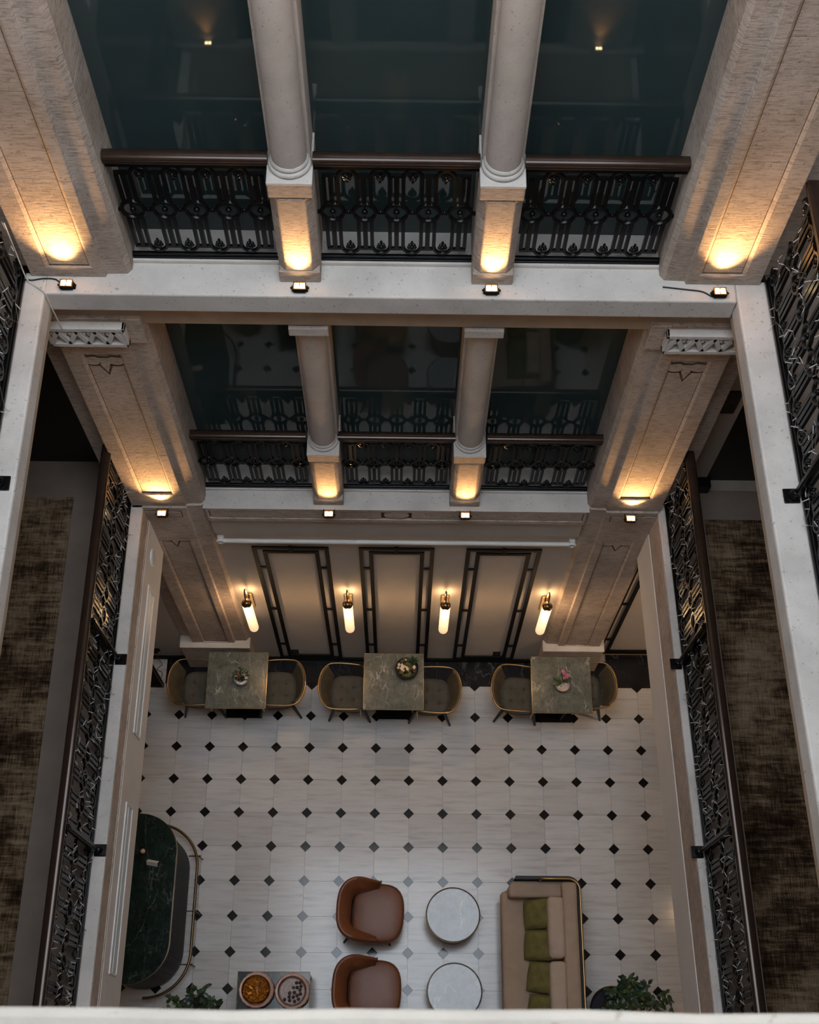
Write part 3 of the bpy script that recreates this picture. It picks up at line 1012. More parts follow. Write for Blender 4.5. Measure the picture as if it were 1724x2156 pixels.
cable([(-2.43, 0.02, 7.45), (-2.425, -0.01, 7.2), (-2.42, -0.03, 6.99), (-2.35, -0.08, 6.978), (-2.30, -0.12, 6.972), (-2.288, -0.14, 6.85), (-2.285, -0.13, 6.62)], 'thin white cable hanging over the upper left corner', 'cable_white', 0.005)
cable([(-2.46, -0.01, 6.976), (-2.40, -0.02, 6.976), (-2.32, -0.005, 6.976), (-2.24, -0.012, 6.976), (-2.19, -0.06, 6.978)], 'black cable to the upper left pilaster floodlight', 'cable_black', 0.005)
cable([(1.76, -0.01, 6.976), (1.84, -0.02, 6.976), (1.92, -0.03, 6.976), (2.02, -0.045, 6.976), (2.08, -0.085, 6.976)], 'black cable to the upper right pilaster floodlight', 'cable_black', 0.005)

# ================================================================ dining wall fittings
FRX = ((-1.427, -0.670), (-0.373, 0.376), (0.691, 1.435))


def wall_frame(x0, x1, y, z0, z1, label, group='black metal wall frames'):
    t = thing('wall_frame', label, 'wall frame', (0, y, 0), 0, group)
    w, d = 0.040, 0.016
    def rect(a0, a1, b0, b1):
        return MB().box(a0, a0 + w, -d, 0, b0, b1).box(a1 - w, a1, -d, 0, b0, b1).box(a0 + w, a1 - w, -d, 0, b1 - w, b1).box(a0 + w, a1 - w, -d, 0, b0, b0 + w)
    obj('outer_frame', rect(x0, x1, z0, z1), 'blackmetal', t)
    obj('inner_frame', rect(x0 + 0.10, x1 - 0.10, z0 + 0.06, z1 - 0.085), 'blackmetal', t)
    for zc in (0.543, 1.585, 2.635):
        obj('tie', MB().box(x0 + w, x0 + 0.10, -d, 0, zc - 0.017, zc + 0.017), 'blackmetal', t)
        obj('tie', MB().box(x1 - 0.10, x1 - w, -d, 0, zc - 0.017, zc + 0.017), 'blackmetal', t)
    xm = (x0 + x1) / 2
    obj('tie', MB().box(xm - 0.018, xm + 0.018, -d - 0.004, 0, z1 - 0.10, z1 + 0.015), 'blackmetal', t)
    obj('tie', MB().box(x0 + 0.12, x1 - 0.12, -d, 0, z0 + w, z0 + 0.062), 'blackmetal', t)
    return t


for k, (a, b) in enumerate(FRX):
    wall_frame(a, b, 0.012, 0.09, 3.095, 'black double wall frame, %s of three on the dining wall' % ('leftmost', 'middle', 'rightmost')[k])
wall_frame(2.475, 3.3, 0.110, 0.09, 2.75, 'black double wall frame at the end of the right aisle')
for x, nm in ((-1.24, 'leftmost'), (1.22, 'rightmost')):
    t = thing('wall_socket', 'black wall socket inside the %s wall frame' % nm, 'socket', (x, 0.02, 0.26))
    obj('plate', MB().box(-0.045, 0.045, -0.012, 0, -0.055, 0.055), 'blackmetal', t, bevel=0.003)
    obj('insert', MB().box(-0.03, 0.03, -0.015, -0.012, -0.03, 0.03), 'blackwood', t)
t = thing('curtain_rod', 'long white rod with ring ends above the wall frames', 'rod', (0, -0.03, 3.285))
obj('rod', MB().tube([(-1.67, 0, 0), (0, 0, 0), (1.67, 0, 0)], 0.022, 12), 'white', t, smooth=50)
for s in (-1, 1):
    e = obj('end_ring', MB().ring((s * 1.70, 0, -0.02), 0.030, 0.014, 16, 6), 'white', t, smooth=60)
    obj('mount', MB().box(s * 1.70 - 0.03, s * 1.70 + 0.03, 0.012, 0.055, -0.05, 0.03), 'white', e, bevel=0.01)


def sconce(x, label):
    t = thing('wall_sconce', label, 'wall lamp', (x, 0.0, 0.0), 0, 'lit brass sconces on the dining wall')
    obj('back_plate', MB().box(-0.042, 0.042, 0.0, 0.02, 1.62, 1.97), 'brass', t, bevel=0.004)
    arm = [(0, 0.0, 1.80), (0, -0.03, 1.84)]
    for k in range(13):
        a = k / 12 * pi
        arm.append((0, -0.065 + 0.035 * cos(a) - 0.03 * (k / 12), 2.12 + 0.11 * sin(a)))
    arm = [(0, 0.0, 1.86), (0, -0.028, 1.90), (0, -0.03, 2.05)] + arm[2:] + [(0, -0.13, 2.04)]
    obj('arm', MB().tube(arm, 0.008, 8), 'darkbrass', t, smooth=60)
    obj('cap', MB().lathe([(0.010, 2.07), (0.028, 2.062), (0.034, 2.045), (0.0545, 2.032), (0.0545, 2.012), (0.050, 2.005)], 20, (0, -0.13, 0)), 'darkbrass', t, smooth=40)
    tb = [(0.0535, 2.01), (0.053, 1.9), (0.053, 1.38)] + [(0.053 * cos(a), 1.36 - 0.055 * sin(a)) for a in [k * pi / 16 for k in range(1, 8)]] + [(0.004, 1.305)]
    gt = obj('glass_tube', MB().lathe(tb, 24, (0, -0.13, 0)), 'opal', t, smooth=60)
    gt.visible_shadow = True
    for k in (1,):
        lamp('sconce_bulb', 'POINT', (0, -0.20, 1.86), SCONCE, (1.0, 0.62, 0.30), 0.03, parent=t)
    lamp('sconce_bulb', 'POINT', (0, -0.055, 2.06), SCONCE * 0.35, (1.0, 0.62, 0.30), 0.02, parent=t)
    return t


SCONCE = 6.5
for k, x in enumerate((-1.60, -0.522, 0.525, 1.615)):
    sconce(x, ('lit brass sconce with frosted tube, ' + ('at the far left of the dining wall', 'between the left and middle wall frames', 'between the middle and right wall frames', 'at the far right of the dining wall')[k]))

# downlights in the aisle ceilings
AISLE = 22.0
DL = [(-4.0, -0.9), (-4.0, -4.6), (4.0, -1.20), (4.05, -2.6), (4.05, -4.2)]
for k, (x, y) in enumerate(DL):
    z = 3.06
    t = thing('downlight', 'small round ceiling downlight under the %s walkway, %s' % ('lower left' if x < 0 else 'lower right', 'by the end wall' if y > -2 else ('midway along' if y > -3 else 'under the parapet end')), 'ceiling light', (x, y, z), 0, 'aisle downlights %s' % ('left' if x < 0 else 'right'))
    obj('rim', MB().lathe([(0.055, -0.012), (0.06, 0.0)], 20), 'white', t, smooth=40)
    obj('lens', MB().lathe([(0.040, -0.016), (0.042, -0.012)], 20), 'downlight_face', t, smooth=40)
    far = x > 0 and y > -2
    lamp('downlight_beam', 'SPOT', (0, 0, -0.03), AISLE * (0.3 if x < 0 else (5.0 if far else 0.6)), (1.0, 0.66, 0.36), 0.04, (-1.15, 1.3, -1.75) if far else (0, 0, -1), 75 if far else 120, 0.9, t)

# ================================================================ dining tables and chairs
GRP_T, GRP_C = 'square green marble dining tables', 'olive tub chairs at the dining tables'


def dining_table(x, y, label):
    t = thing('dining_table', label, 'table', (x, y, 0), 0, GRP_T)
    obj('tabletop', MB().box(-0.345, 0.345, -0.342, 0.342, 0.735, 0.76), 'green', t, bevel=0.003)
    e = 0.349
    obj('brass_edge', MB().box(-e, e, -0.346, -0.3421, 0.732, 0.756).box(-e, e, 0.3421, 0.346, 0.732, 0.756).box(-e, -0.3451, -0.346, 0.346, 0.732, 0.756).box(0.3451, e, -0.346, 0.346, 0.732, 0.756), 'brass', t)
    obj('column', MB().box(-0.04, 0.04, -0.04, 0.04, 0.02, 0.72), 'blackmetal', t, bevel=0.004)
    obj('top_plate', MB().box(-0.2, 0.2, -0.2, 0.2, 0.715, 0.735), 'blackmetal', t)
    obj('base_plate', MB().box(-0.22, 0.22, -0.22, 0.22, 0.0, 0.022), 'blackmetal', t, bevel=0.004)
    return t


dining_table(-1.846, -0.540, 'green marble dining table holding the white pot')
dining_table(-0.028, -0.537, 'green marble dining table holding the dark moss bowl')
dining_table(1.920, -0.558, 'green marble dining table holding the pink orchid')


def rail_pt(u):
    """plan of the chair's top rail, u 0..1 from one arm tip round the back to the other; faces +x"""
    seg = [(0.235, -0.27), (0.10, -0.282), (-0.06, -0.283), (-0.15, -0.262), (-0.215, -0.19), (-0.25, -0.08), (-0.255, 0.0)]
    full = seg + [(x, -y) for x, y in seg[-2::-1]]
    p = u * (len(full) - 1)
    i = min(int(p), len(full) - 2)
    f = p - i
    P = [full[max(i - 1, 0)], full[i], full[i + 1], full[min(i + 2, len(full) - 1)]]
    r = []
    for k in (0, 1):
        a, b, c_, d = (q[k] for q in P)
        r.append(0.5 * (2 * b + (c_ - a) * f + (2 * a - 5 * b + 4 * c_ - d) * f * f + (3 * b - a - 3 * c_ + d) * f ** 3))
    return r


def rail_z(u):
    return 0.685 + 0.035 * (1 - abs(2 * u - 1)) ** 0.8


def rounded_pad(a, b, z0, z1, n=32, p=3.5, crown=0.02, front=1.0):
    """soft pad: superellipse plan a x b, crowned top"""
    def pt(th, r):
        cx, sy = cos(th), sin(th)
        q = (abs(cx) ** p + abs(sy) ** p) ** (-1 / p)
        return a * q * cx * r, b * q * sy * r
    m = MB()
    rows = [(0.90, z0), (0.985, z0 + 0.012), (1.0, (z0 + z1) / 2), (0.985, z1 - 0.014), (0.94, z1 - 0.002), (0.8, z1 + crown * 0.5), (0.5, z1 + crown * 0.9), (0.2, z1 + crown), (0.01, z1 + crown)]
    for r, z in rows:
        for k in range(n):
            x, y = pt(2 * pi * k / n, r)
            m.v.append((x, y, z))
    R = len(rows)
    for i in range(R - 1):
        for k in range(n):
            k2 = (k + 1) % n
            m.f.append((i * n + k, i * n + k2, (i + 1) * n + k2, (i + 1) * n + k))
    m.f.append(tuple(range(n))[::-1])
    m.f.append(tuple((R - 1) * n + k for k in range(n)))
    return m


def chair_proto():
    t = thing('dining_chair', 'x', 'chair', (0, 0, 0), 0, GRP_C)
    # tufted seat: dense grid pad
    def top(u, v):
        x, y = (u - 0.5) * 2, (v - 0.5) * 2
        p = 3.6
        k = max(abs(x), abs(y))
        q = k / ((abs(x) ** p + abs(y) ** p) ** (1 / p)) if k > 1e-6 else 1
        X, Y = x * q * 0.225 + 0.10, y * q * 0.225
        z = 0.468 - 0.03 * max(0, k - 0.8) / 0.2 * (k - 0.8) * 5
        d = 9
        for tx in (0.0, 0.15):
            for ty in (-0.08, 0.08):
                r2 = ((X - tx) ** 2 + (Y - ty) ** 2)
                z -= 0.020 * math.exp(-r2 / 0.0004)
        for tx in (0.0, 0.15):
            z -= 0.006 * math.exp(-((X - tx) ** 2) / 0.00012)
        for ty in (-0.08, 0.08):
            z -= 0.006 * math.exp(-((Y - ty) ** 2) / 0.00012)
        return (X, Y, z)
    m = MB().grid(top, 41, 41)
    n = 41
    rim = [i for i in range(n)] + [j * n + n - 1 for j in range(1, n)] + [(n - 1) * n + i for i in range(n - 2, -1, -1)] + [j * n for j in range(n - 2, 0, -1)]
    lo = []
    for i in rim:
        x, y, z = m.v[i]
        lo.append(len(m.v))
        m.v.append((0.10 + (x - 0.10) * 0.95, y * 0.95, 0.385))
    L = len(rim)
    for k in range(L):
        m.f.append((rim[k], lo[k], lo[(k + 1) % L], rim[(k + 1) % L]))
    m.f.append(tuple(lo[::-1]))
    seat = obj('seat', m, 'seatfab', t, smooth=50)
    for tx in (0.0, 0.15):
        for ty in (-0.08, 0.08):
            obj('button', MB().ball((tx, ty, 0.452), 0.011, 8, 5, (1, 1, 0.5)), 'velvet', seat, smooth=60)
    # backrest shell
    def shell(off):
        def f(u, v):
            uu = 0.26 + 0.48 * u
            x, y = rail_pt(uu)
            lx, ly = x * (0.60 + 0.40 * v ** 0.8), y * (0.80 + 0.20 * v ** 0.8)
            zz = 0.44 + (rail_z(uu) - 0.44) * v + (0.10 * (abs(2 * u - 1) ** 3)) * (1 - v)
            r = sqrt(lx * lx + ly * ly)
            s = (r - off) / r
            return (lx * s, ly * s, zz)
        return f
    b = MB()
    nu, nv = 25, 7
    b.grid(shell(0.0), nu, nv)
    o = len(b.v)
    b.grid(shell(0.028), nu, nv)
    edge = [i for i in range(nu)] + [j * nu + nu - 1 for j in range(1, nv)] + [(nv - 1) * nu + i for i in range(nu - 2, -1, -1)] + [j * nu for j in range(nv - 2, 0, -1)]
    for k in range(len(edge)):
        a, c_ = edge[k], edge[(k + 1) % len(edge)]
        b.f.append((a, c_, c_ + o, a + o))
    obj('backrest', b, 'velvet', t, smooth=60)
    rp = [(*rail_pt(k / 40), rail_z(k / 40)) for k in range(41)]
    rail = [(rp[0][0] + 0.005, rp[0][1], 0.44), (rp[0][0] + 0.012, rp[0][1], 0.64)] + rp + [(rp[-1][0] + 0.012, rp[-1][1], 0.64), (rp[-1][0] + 0.005, rp[-1][1], 0.44)]
    obj('brass_rail', MB().tube(rail, 0.0085, 8), 'brass', t, smooth=60)
    sfm = rounded_pad(0.215, 0.215, 0.345, 0.39, 32, 4, 0.0)
    sfm.v = [(x + 0.10, y, z) for x, y, z in sfm.v]
    obj('seat_frame', sfm, 'blackwood', t, smooth=50)
    for sx, sy in ((1, 1), (1, -1), (-1, 1), (-1, -1)):
        a = Vector((0.095 + sx * 0.17, sy * 0.16, 0.36))
        b_ = Vector((0.090 + sx * 0.25, sy * 0.205, 0.0))
        obj('leg', MB().tube([a, b_], [0.024, 0.014], 8), 'blackwood', t, smooth=60)
    return t


CH = chair_proto()
CHS = [(-2.400, -0.550, 0.0, 'olive tub chair left of the white pot table'),
       (-1.310, -0.545, pi, 'olive tub chair right of the white pot table'),
       (-0.648, -0.582, -0.02, 'olive tub chair left of the moss bowl table'),
       (0.505, -0.615, pi - 0.05, 'olive tub chair right of the moss bowl table'),
       (1.365, -0.580, -0.08, 'olive tub chair left of the pink orchid table'),
       (2.320, -0.540, pi + 0.02, 'olive tub chair right of the pink orchid table')]
for k, (x, y, a, lab) in enumerate(CHS):
    o = CH if k == 0 else copy_tree(CH)
    o.location = (x, y, 0)
    o.rotation_euler = (0, 0, a)
    o['label'] = lab


# ---------------------------------------------------------------- plants on the tables
def leaf_mesh(name, L, Wd, mat, fold=0.25):
    b = MB()
    n = 5
    for i in range(n + 1):
        u = i / n
        w = Wd * sin(pi * min(1, u * 0.95 + 0.03)) ** 0.8
        z = -0.25 * L * u * u
        b.v += [(u * L, -w / 2, z + fold * w / 2), (u * L, 0, z), (u * L, w / 2, z + fold * w / 2)]
    for i in range(n):
        for k in (0, 1):
            b.f.append((i * 3 + k, i * 3 + 3 + k, i * 3 + 4 + k, i * 3 + 1 + k))
    return b.mesh(name, mat, 80)


LEAF = [leaf_mesh('leaf', 0.060, 0.036, 'leaf'), leaf_mesh('leaf', 0.055, 0.034, 'leaf_light')]
LEAF_S = leaf_mesh('leaf', 0.035, 0.016, 'leaf')
LEAF_B = leaf_mesh('leaf', 0.12, 0.06, 'leaf')

P1 = thing('potted_plant', 'white bowl pot with a small leafy red flowered plant', 'potted plant', (-1.792, -0.545, 0.76))
obj('pot', MB().lathe([(0.045, 0.0), (0.07, 0.012), (0.082, 0.04), (0.078, 0.07), (0.070, 0.072), (0.066, 0.06), (0.02, 0.058)], 24), 'ceramic', P1, smooth=50)
obj('soil', MB().lathe([(0.066, 0.055), (0.03, 0.062), (0.001, 0.063)], 16), 'soil', P1, smooth=60)
rnd = random.Random(11)
for k in range(46):
    a, el = rnd.uniform(0, 2 * pi), rnd.uniform(0.1, 1.3)
    r = rnd.uniform(0.0, 0.075)
    put('leaf', LEAF_S, P1, (r * cos(a), r * sin(a) + 0.02, 0.075 + rnd.uniform(0, 0.12) * (1 - r / 0.11)), (rnd.uniform(-0.6, 0.6), -el, a), (1.2,) * 3)
obj('stems', MB().tube([(0, 0.01, 0.05), (0.0, 0.02, 0.18)], 0.004, 5).tube([(0, 0, 0.05), (-0.05, 0.02, 0.15)], 0.003, 5).tube([(0, 0, 0.05), (0.05, 0.03, 0.13)], 0.003, 5), 'stem', P1)
for x, y, z in ((-0.02, 0.01, 0.15), (0.0, -0.005, 0.145), (-0.035, 0.02, 0.14)):
    obj('blossom', MB().ball((x, y, z), 0.013, 8, 5), 'red', P1, smooth=60)
obj('blossom', MB().ball((0.045, 0.04, 0.13), 0.012, 8, 5), 'petal', P1, smooth=60)

P2 = thing('planted_bowl', 'dark round bowl filled with moss, bark and cream blossoms', 'planted bowl', (0.122, -0.40, 0.76))
obj('bowl', MB().lathe([(0.07, 0.0), (0.11, 0.02), (0.138, 0.065), (0.134, 0.085), (0.126, 0.082), (0.12, 0.06), (0.02, 0.055)], 28), 'blackbowl', P2, smooth=50)
mo = MB()
rnd = random.Random(5)
for k in range(26):
    a, r = rnd.uniform(0, 2 * pi), 0.1 * sqrt(rnd.random())
    mo.ball((r * cos(a), r * sin(a), 0.07 + 0.02 * rnd.random()), rnd.uniform(0.018, 0.032), 8, 5, (1, 1, 0.7))
o = obj('moss', mo, 'moss', P2, smooth=80)
o['kind'] = 'stuff'
for k in range(18):
    a, r = rnd.uniform(2.6, 5.0), rnd.uniform(0.01, 0.10)
    b = MB()
    x, y = r * cos(a) - 0.005, r * sin(a) * 0.6 + 0.01
    for q in range(4):
        b.ball((x + 0.009 * cos(q * pi / 2), y + 0.009 * sin(q * pi / 2), 0.108), 0.0085, 6, 4, (1, 1, 0.5))
    obj('blossom', b, 'petal', P2, smooth=80)
obj('blossom', MB().ball((0.085, -0.005, 0.115), 0.022, 10, 6, (0.9, 1.3, 0.6)), 'petal', P2, smooth=80)
obj('blossom', MB().ball((-0.01, 0.075, 0.13), 0.013, 8, 6, (0.8, 1, 1.6)), 'ceramic', P2, smooth=80)
for k in range(3):
    obj('bark', MB().bar((0.0 + 0.02 * k, -0.05 + 0.015 * k, 0.10), (0.075 + 0.01 * k, -0.02 + 0.015 * k, 0.115), 0.018, 0.014), 'cone', P2, bevel=0.004)
for k in range(16):
    a = rnd.uniform(0, 2 * pi)
    put('leaf', LEAF_S, P2, (0.075 + 0.01 * cos(a), 0.075 + 0.01 * sin(a), 0.10), (rnd.uniform(-0.4, 0.4), -rnd.uniform(0.3, 1.3), a), (1.9,) * 3)

P3 = thing('orchid_bowl', 'small pale bowl with a pink orchid and broad green leaves', 'potted plant', (1.925, -0.585, 0.76))
obj('bowl', MB().lathe([(0.045, 0.0), (0.07, 0.012), (0.084, 0.05), (0.080, 0.068), (0.074, 0.066), (0.070, 0.05), (0.02, 0.045)], 24), 'pinkglass', P3, smooth=50)
st = MB()
rnd = random.Random(9)
for k in range(22):
    a, r = rnd.uniform(0, 2 * pi), 0.058 * sqrt(rnd.random())
    st.ball((r * cos(a), r * sin(a), 0.052), 0.013, 6, 4)
o = obj('pebbles', st, 'doily', P3, smooth=80)
o['kind'] = 'stuff'
for k, (a, el) in enumerate(((0.5, 0.35), (1.6, 0.5), (2.6, 0.3), (0.9, 0.7), (3.3, 0.25))):
    put('leaf', LEAF_B, P3, (0.01 * cos(a), 0.02 + 0.01 * sin(a), 0.07), (0.1, -el, a), (0.95,) * 3)
obj('stem', MB().tube([(0, 0.02, 0.05), (0.0, 0.035, 0.16), (0.005, 0.06, 0.26)], 0.004, 6), 'leaf_light', P3, smooth=60)
for x, y, z in ((0.01, 0.05, 0.22), (0.03, 0.045, 0.20), (-0.005, 0.07, 0.255), (0.035, 0.06, 0.225), (0.005, 0.04, 0.19), (-0.02, 0.085, 0.28)):
    b = MB()
    for q in range(5):
        a = 2 * pi * q / 5
        b.ball((x + 0.012 * cos(a), y + 0.012 * sin(a), z), 0.011, 6, 4, (1, 1, 0.4))
    obj('blossom', b, 'pink', P3, smooth=80)

# ================================================================ lounge
GRP_A = 'cognac leather armchairs'


def tub_plan(u, a0):
    """u 0..1 round the back from one arm end to the other"""
    th = a0 + (2 * pi - 2 * a0) * u
    p = 3.0
    cx, sy = cos(th), sin(th)
    q = (abs(cx) ** p + abs(sy) ** p) ** (-1 / p)
    return q * cx, q * sy


def armchair(x, y, rz, label):
    t = thing('armchair', label, 'armchair', (x, y, 0), rz, GRP_A)
    m = rounded_pad(0.285, 0.325, 0.30, 0.445, 44, 3.6, 0.022)
    m.v = [(px + 0.095 - 0.03 * (py / 0.325) ** 2 * (1 if px > 0 else 0), py * (1.0 if px > -0.1 else 0.93), pz) for px, py, pz in m.v]
    seat = obj('seat', m, 'leather_seat', t, smooth=60)
    n = 44
    ring = [m.v[4 * n + k] for k in range(n)]
    obj('piping', MB().tube([(px, py, pz + 0.004) for px, py, pz in ring], 0.006, 6, closed=True), 'leather', seat, smooth=60)
    # shell
    a0 = RAD(72)
    NU, NV = 49, 5
    A, B = 0.325, 0.322
    def height(u):
        k = 1 - abs(2 * u - 1)
        s = min(1, k / 0.45)
        return 0.57 + 0.17 * (s * s * (3 - 2 * s))
    secs = []
    for i in range(NU):
        u = i / (NU - 1)
        cx, sy = tub_plan(u, a0)
        ht = height(u)
        k = 1 - abs(2 * u - 1)
        th = 0.045 + 0.045 * min(1, k / 0.4)
        px, py = cx * A, sy * B
        nrm = Vector((cx / A, sy / B, 0)).normalized()
        flare = 0.02 * (ht - 0.5) / 0.2
        def P(off, z):
            return (px + nrm.x * off - 0.0, py + nrm.y * off, z)
        secs.append([P(-0.015, 0.26), P(0.0, 0.34), P(0.008 + flare, ht - 0.05), P(0.004 + flare, ht - 0.012), P(-0.012 + flare, ht), P(-0.03 + flare, ht + 0.002), P(-th * 0.62 + flare, ht - 0.02), P(-th - 0.012, ht - 0.09), P(-th - 0.035, 0.42), P(-th - 0.035, 0.30)])
    m = MB()
    K = len(secs[0])
    for s_ in secs:
        m.v += s_
    for i in range(NU - 1):
        for k in range(K):
            k2 = (k + 1) % K
            m.f.append((i * K + k, i * K + k2, (i + 1) * K + k2, (i + 1) * K + k))
    m.f.append(tuple(range(K)))
    m.f.append(tuple((NU - 1) * K + k for k in range(K))[::-1])
    o = obj('shell', m, 'leather', t, smooth=55, bevel=0.012)
    obj('base', rounded_pad(0.25, 0.27, 0.20, 0.30, 36, 3.5, 0.0), 'blackwood', t, smooth=50)
    for sx, sy in ((1, 1), (1, -1), (-1, 1), (-1, -1)):
        obj('leg', MB().tube([(sx * 0.19, sy * 0.2, 0.22), (sx * 0.26 - 0.02, sy * 0.29, 0.0)], [0.02, 0.012], 8), 'blackwood', t, smooth=60)
    return t


armchair(-0.262, -3.135, RAD(-3), 'cognac leather armchair facing the veined round table')
armchair(-0.285, -3.960, RAD(-2), 'cognac leather armchair beside the parapet, nearer the cake stands')


def round_table(x, y, label):
    t = thing('coffee_table', label, 'coffee table', (x, y, 0), 0, 'round marble coffee tables')
    obj('top', MB().lathe([(0.285, 0.40), (0.291, 0.405), (0.291, 0.420), (0.286, 0.4245), (0.1, 0.425), (0.001, 0.425)], 56), 'paleblue', t, smooth=40)
    obj('rim', MB().lathe([(0.292, 0.385), (0.300, 0.386), (0.302, 0.395), (0.302, 0.424), (0.2925, 0.426), (0.292, 0.404)], 56), 'darkbrass', t, smooth=40)
    obj('drum', MB().lathe([(0.24, 0.03), (0.25, 0.10), (0.275, 0.30), (0.29, 0.39)], 48), 'leather', t, smooth=50)
    obj('foot', MB().lathe([(0.22, 0.0), (0.235, 0.01), (0.235, 0.03)], 40), 'blackmetal', t, smooth=40)
    return t


round_table(0.658, -3.153, 'round pale marble coffee table with cloudy veins, nearer the dining tables')
round_table(0.668, -3.965, 'round pale marble coffee table close to the parapet')

# sofa
SF = thing('sofa', 'beige fabric sofa with charcoal shell and brass rail', 'sofa', (0, 0, 0))
Y0, Y1 = -2.80, -4.78
obj('base', MB().box(1.24, 1.99, Y1, -2.86, 0.06, 0.28), 'sofa_shell', SF, bevel=0.02)
obj('seat_cushion', MB().box(1.192, 1.80, Y1 + 0.01, -2.885, 0.26, 0.425), 'sofa', SF, smooth=50, bevel=0.045, seg=4)
obj('arm', MB().prism([(1.262, -2.985), (1.262, -2.86), (1.31, -2.805), (1.98, -2.805), (1.98, -2.985)], 0.25, 0.625), 'sofa', SF, smooth=50, bevel=0.035, seg=4)
obj('backrest', MB().box(1.83, 1.995, Y1 + 0.01, -2.83, 0.25, 0.735), 'sofa', SF, smooth=50, bevel=0.04, seg=4)
for ya, yb in ((-3.655, -2.99), (-4.345, -3.67)):
    m = MB().box(1.665, 1.845, ya + 0.01, yb, 0.42, 0.755)
    o = obj('back_cushion', m, 'sofa_light', SF, smooth=50, bevel=0.05, seg=4)
shell = [(1.32, -2.798), (1.335, -2.765), (1.90, -2.765)]
for k in range(9):
    a = pi / 2 - k / 8 * pi / 2
    shell.append((1.90 + 0.14 * cos(a), -2.905 + 0.14 * sin(a)))
shell += [(2.04, Y1), (2.0, Y1)]
for k in range(9):
    a = k / 8 * pi / 2
    shell.append((1.90 + 0.10 * cos(a), -2.905 + 0.105 * sin(a)))
shell += [(1.33, -2.80)]
obj('shell', MB().prism(shell, 0.05, 0.70), 'sofa_shell', SF)
rail = [(1.602, -2.81, 0.68), (1.602, -2.81, 0.775), (1.62, -2.81, 0.785)]
rail += [(1.75, -2.81, 0.785), (1.88, -2.81, 0.785)]
for k in range(9):
    a = pi / 2 - k / 8 * pi / 2
    rail.append((1.895 + 0.12 * cos(a), -2.93 + 0.12 * sin(a), 0.785))
rail += [(2.015, -3.4, 0.785), (2.015, -4.0, 0.785), (2.015, Y1 + 0.05, 0.785)]
rl = obj('rail', MB().tube(rail, 0.0125, 10), 'brass', SF, smooth=60)
for y in (-3.1, -3.7, -4.3):
    obj('rail_post', MB().tube([(2.018, y, 0.69), (2.016, y, 0.785)], 0.008, 8), 'brass', rl, smooth=60)
for x, y in ((1.3, -2.95), (1.93, -2.95), (1.3, -4.65), (1.93, -4.65)):
    obj('foot', MB().tube([(x, y, 0.0), (x, y, 0.07)], 0.02, 8), 'blackmetal', SF)


def cushion(x, y, z, rx, ry, rz, label):
    def f(u, v, sgn):
        a, b = (u - 0.5) * 2, (v - 0.5) * 2
        px = 0.178 * a * (1 - 0.10 * b * b + 0.06 * b ** 4)
        py = 0.162 * b * (1 - 0.10 * a * a + 0.06 * a ** 4)
        e = max(0.0, (1 - a ** 4) * (1 - b ** 4)) ** 0.55
        wr = 0.006 * sin(9 * a + 3 * b) * e + 0.005 * sin(7 * b - 4 * a + 1) * e
        return (px, py, sgn * (0.058 * e) + wr)
    m = MB()
    m.grid(lambda u, v: f(u, v, 1), 19, 19)
    o0 = len(m.v)
    m.grid(lambda u, v: f(u, 1 - v, -1), 19, 19)
    o = obj('throw_cushion', m, 'olive', smooth=80)
    o.location = (x, y, z)
    o.rotation_euler = (rx, ry, rz)
    return tag(o, label, 'cushion', 'olive cushions on the sofa')


cushion(1.585, -3.155, 0.575, 0.0, RAD(-27), RAD(2), 'olive green cushion in the sofa corner by the arm')
cushion(1.582, -3.490, 0.575, 0.02, RAD(-27), RAD(-4), 'olive green cushion on the sofa, second from the arm')
cushion(1.605, -3.825, 0.575, 0.0, RAD(-27), RAD(-9), 'olive green cushion on the sofa, third from the arm')
cushion(1.600, -4.165, 0.575, 0.0, RAD(-27), RAD(-8), 'olive green cushion on the sofa, cut off by the parapet')

# side table with cake stands
ST = thing('side_table', 'dark green marble side table under two cake stands', 'side table', (-1.277, -4.03, 0))
obj('top', MB().box(-0.383, 0.383, -0.245, 0.245, 0.475, 0.50), 'darkgreen', ST, bevel=0.003)
obj('copper_edge', MB().box(-0.389, 0.389, -0.251, -0.2451, 0.470, 0.503).box(-0.389, 0.389, 0.2451, 0.251, 0.470, 0.503).box(-0.389, -0.3831, -0.2451, 0.2451, 0.470, 0.503).box(0.3831, 0.389, -0.2451, 0.2451, 0.470, 0.503), 'darkbrass', ST)
for sx in (-1, 1):
    for sy in (-1, 1):
        obj('leg', MB().cbox((sx * 0.365, sy * 0.225, 0.235), (0.025, 0.025, 0.47)), 'darkbrass', ST)
obj('shelf', MB().box(-0.36, 0.36, -0.22, 0.22, 0.12, 0.14), 'blackwood', ST)


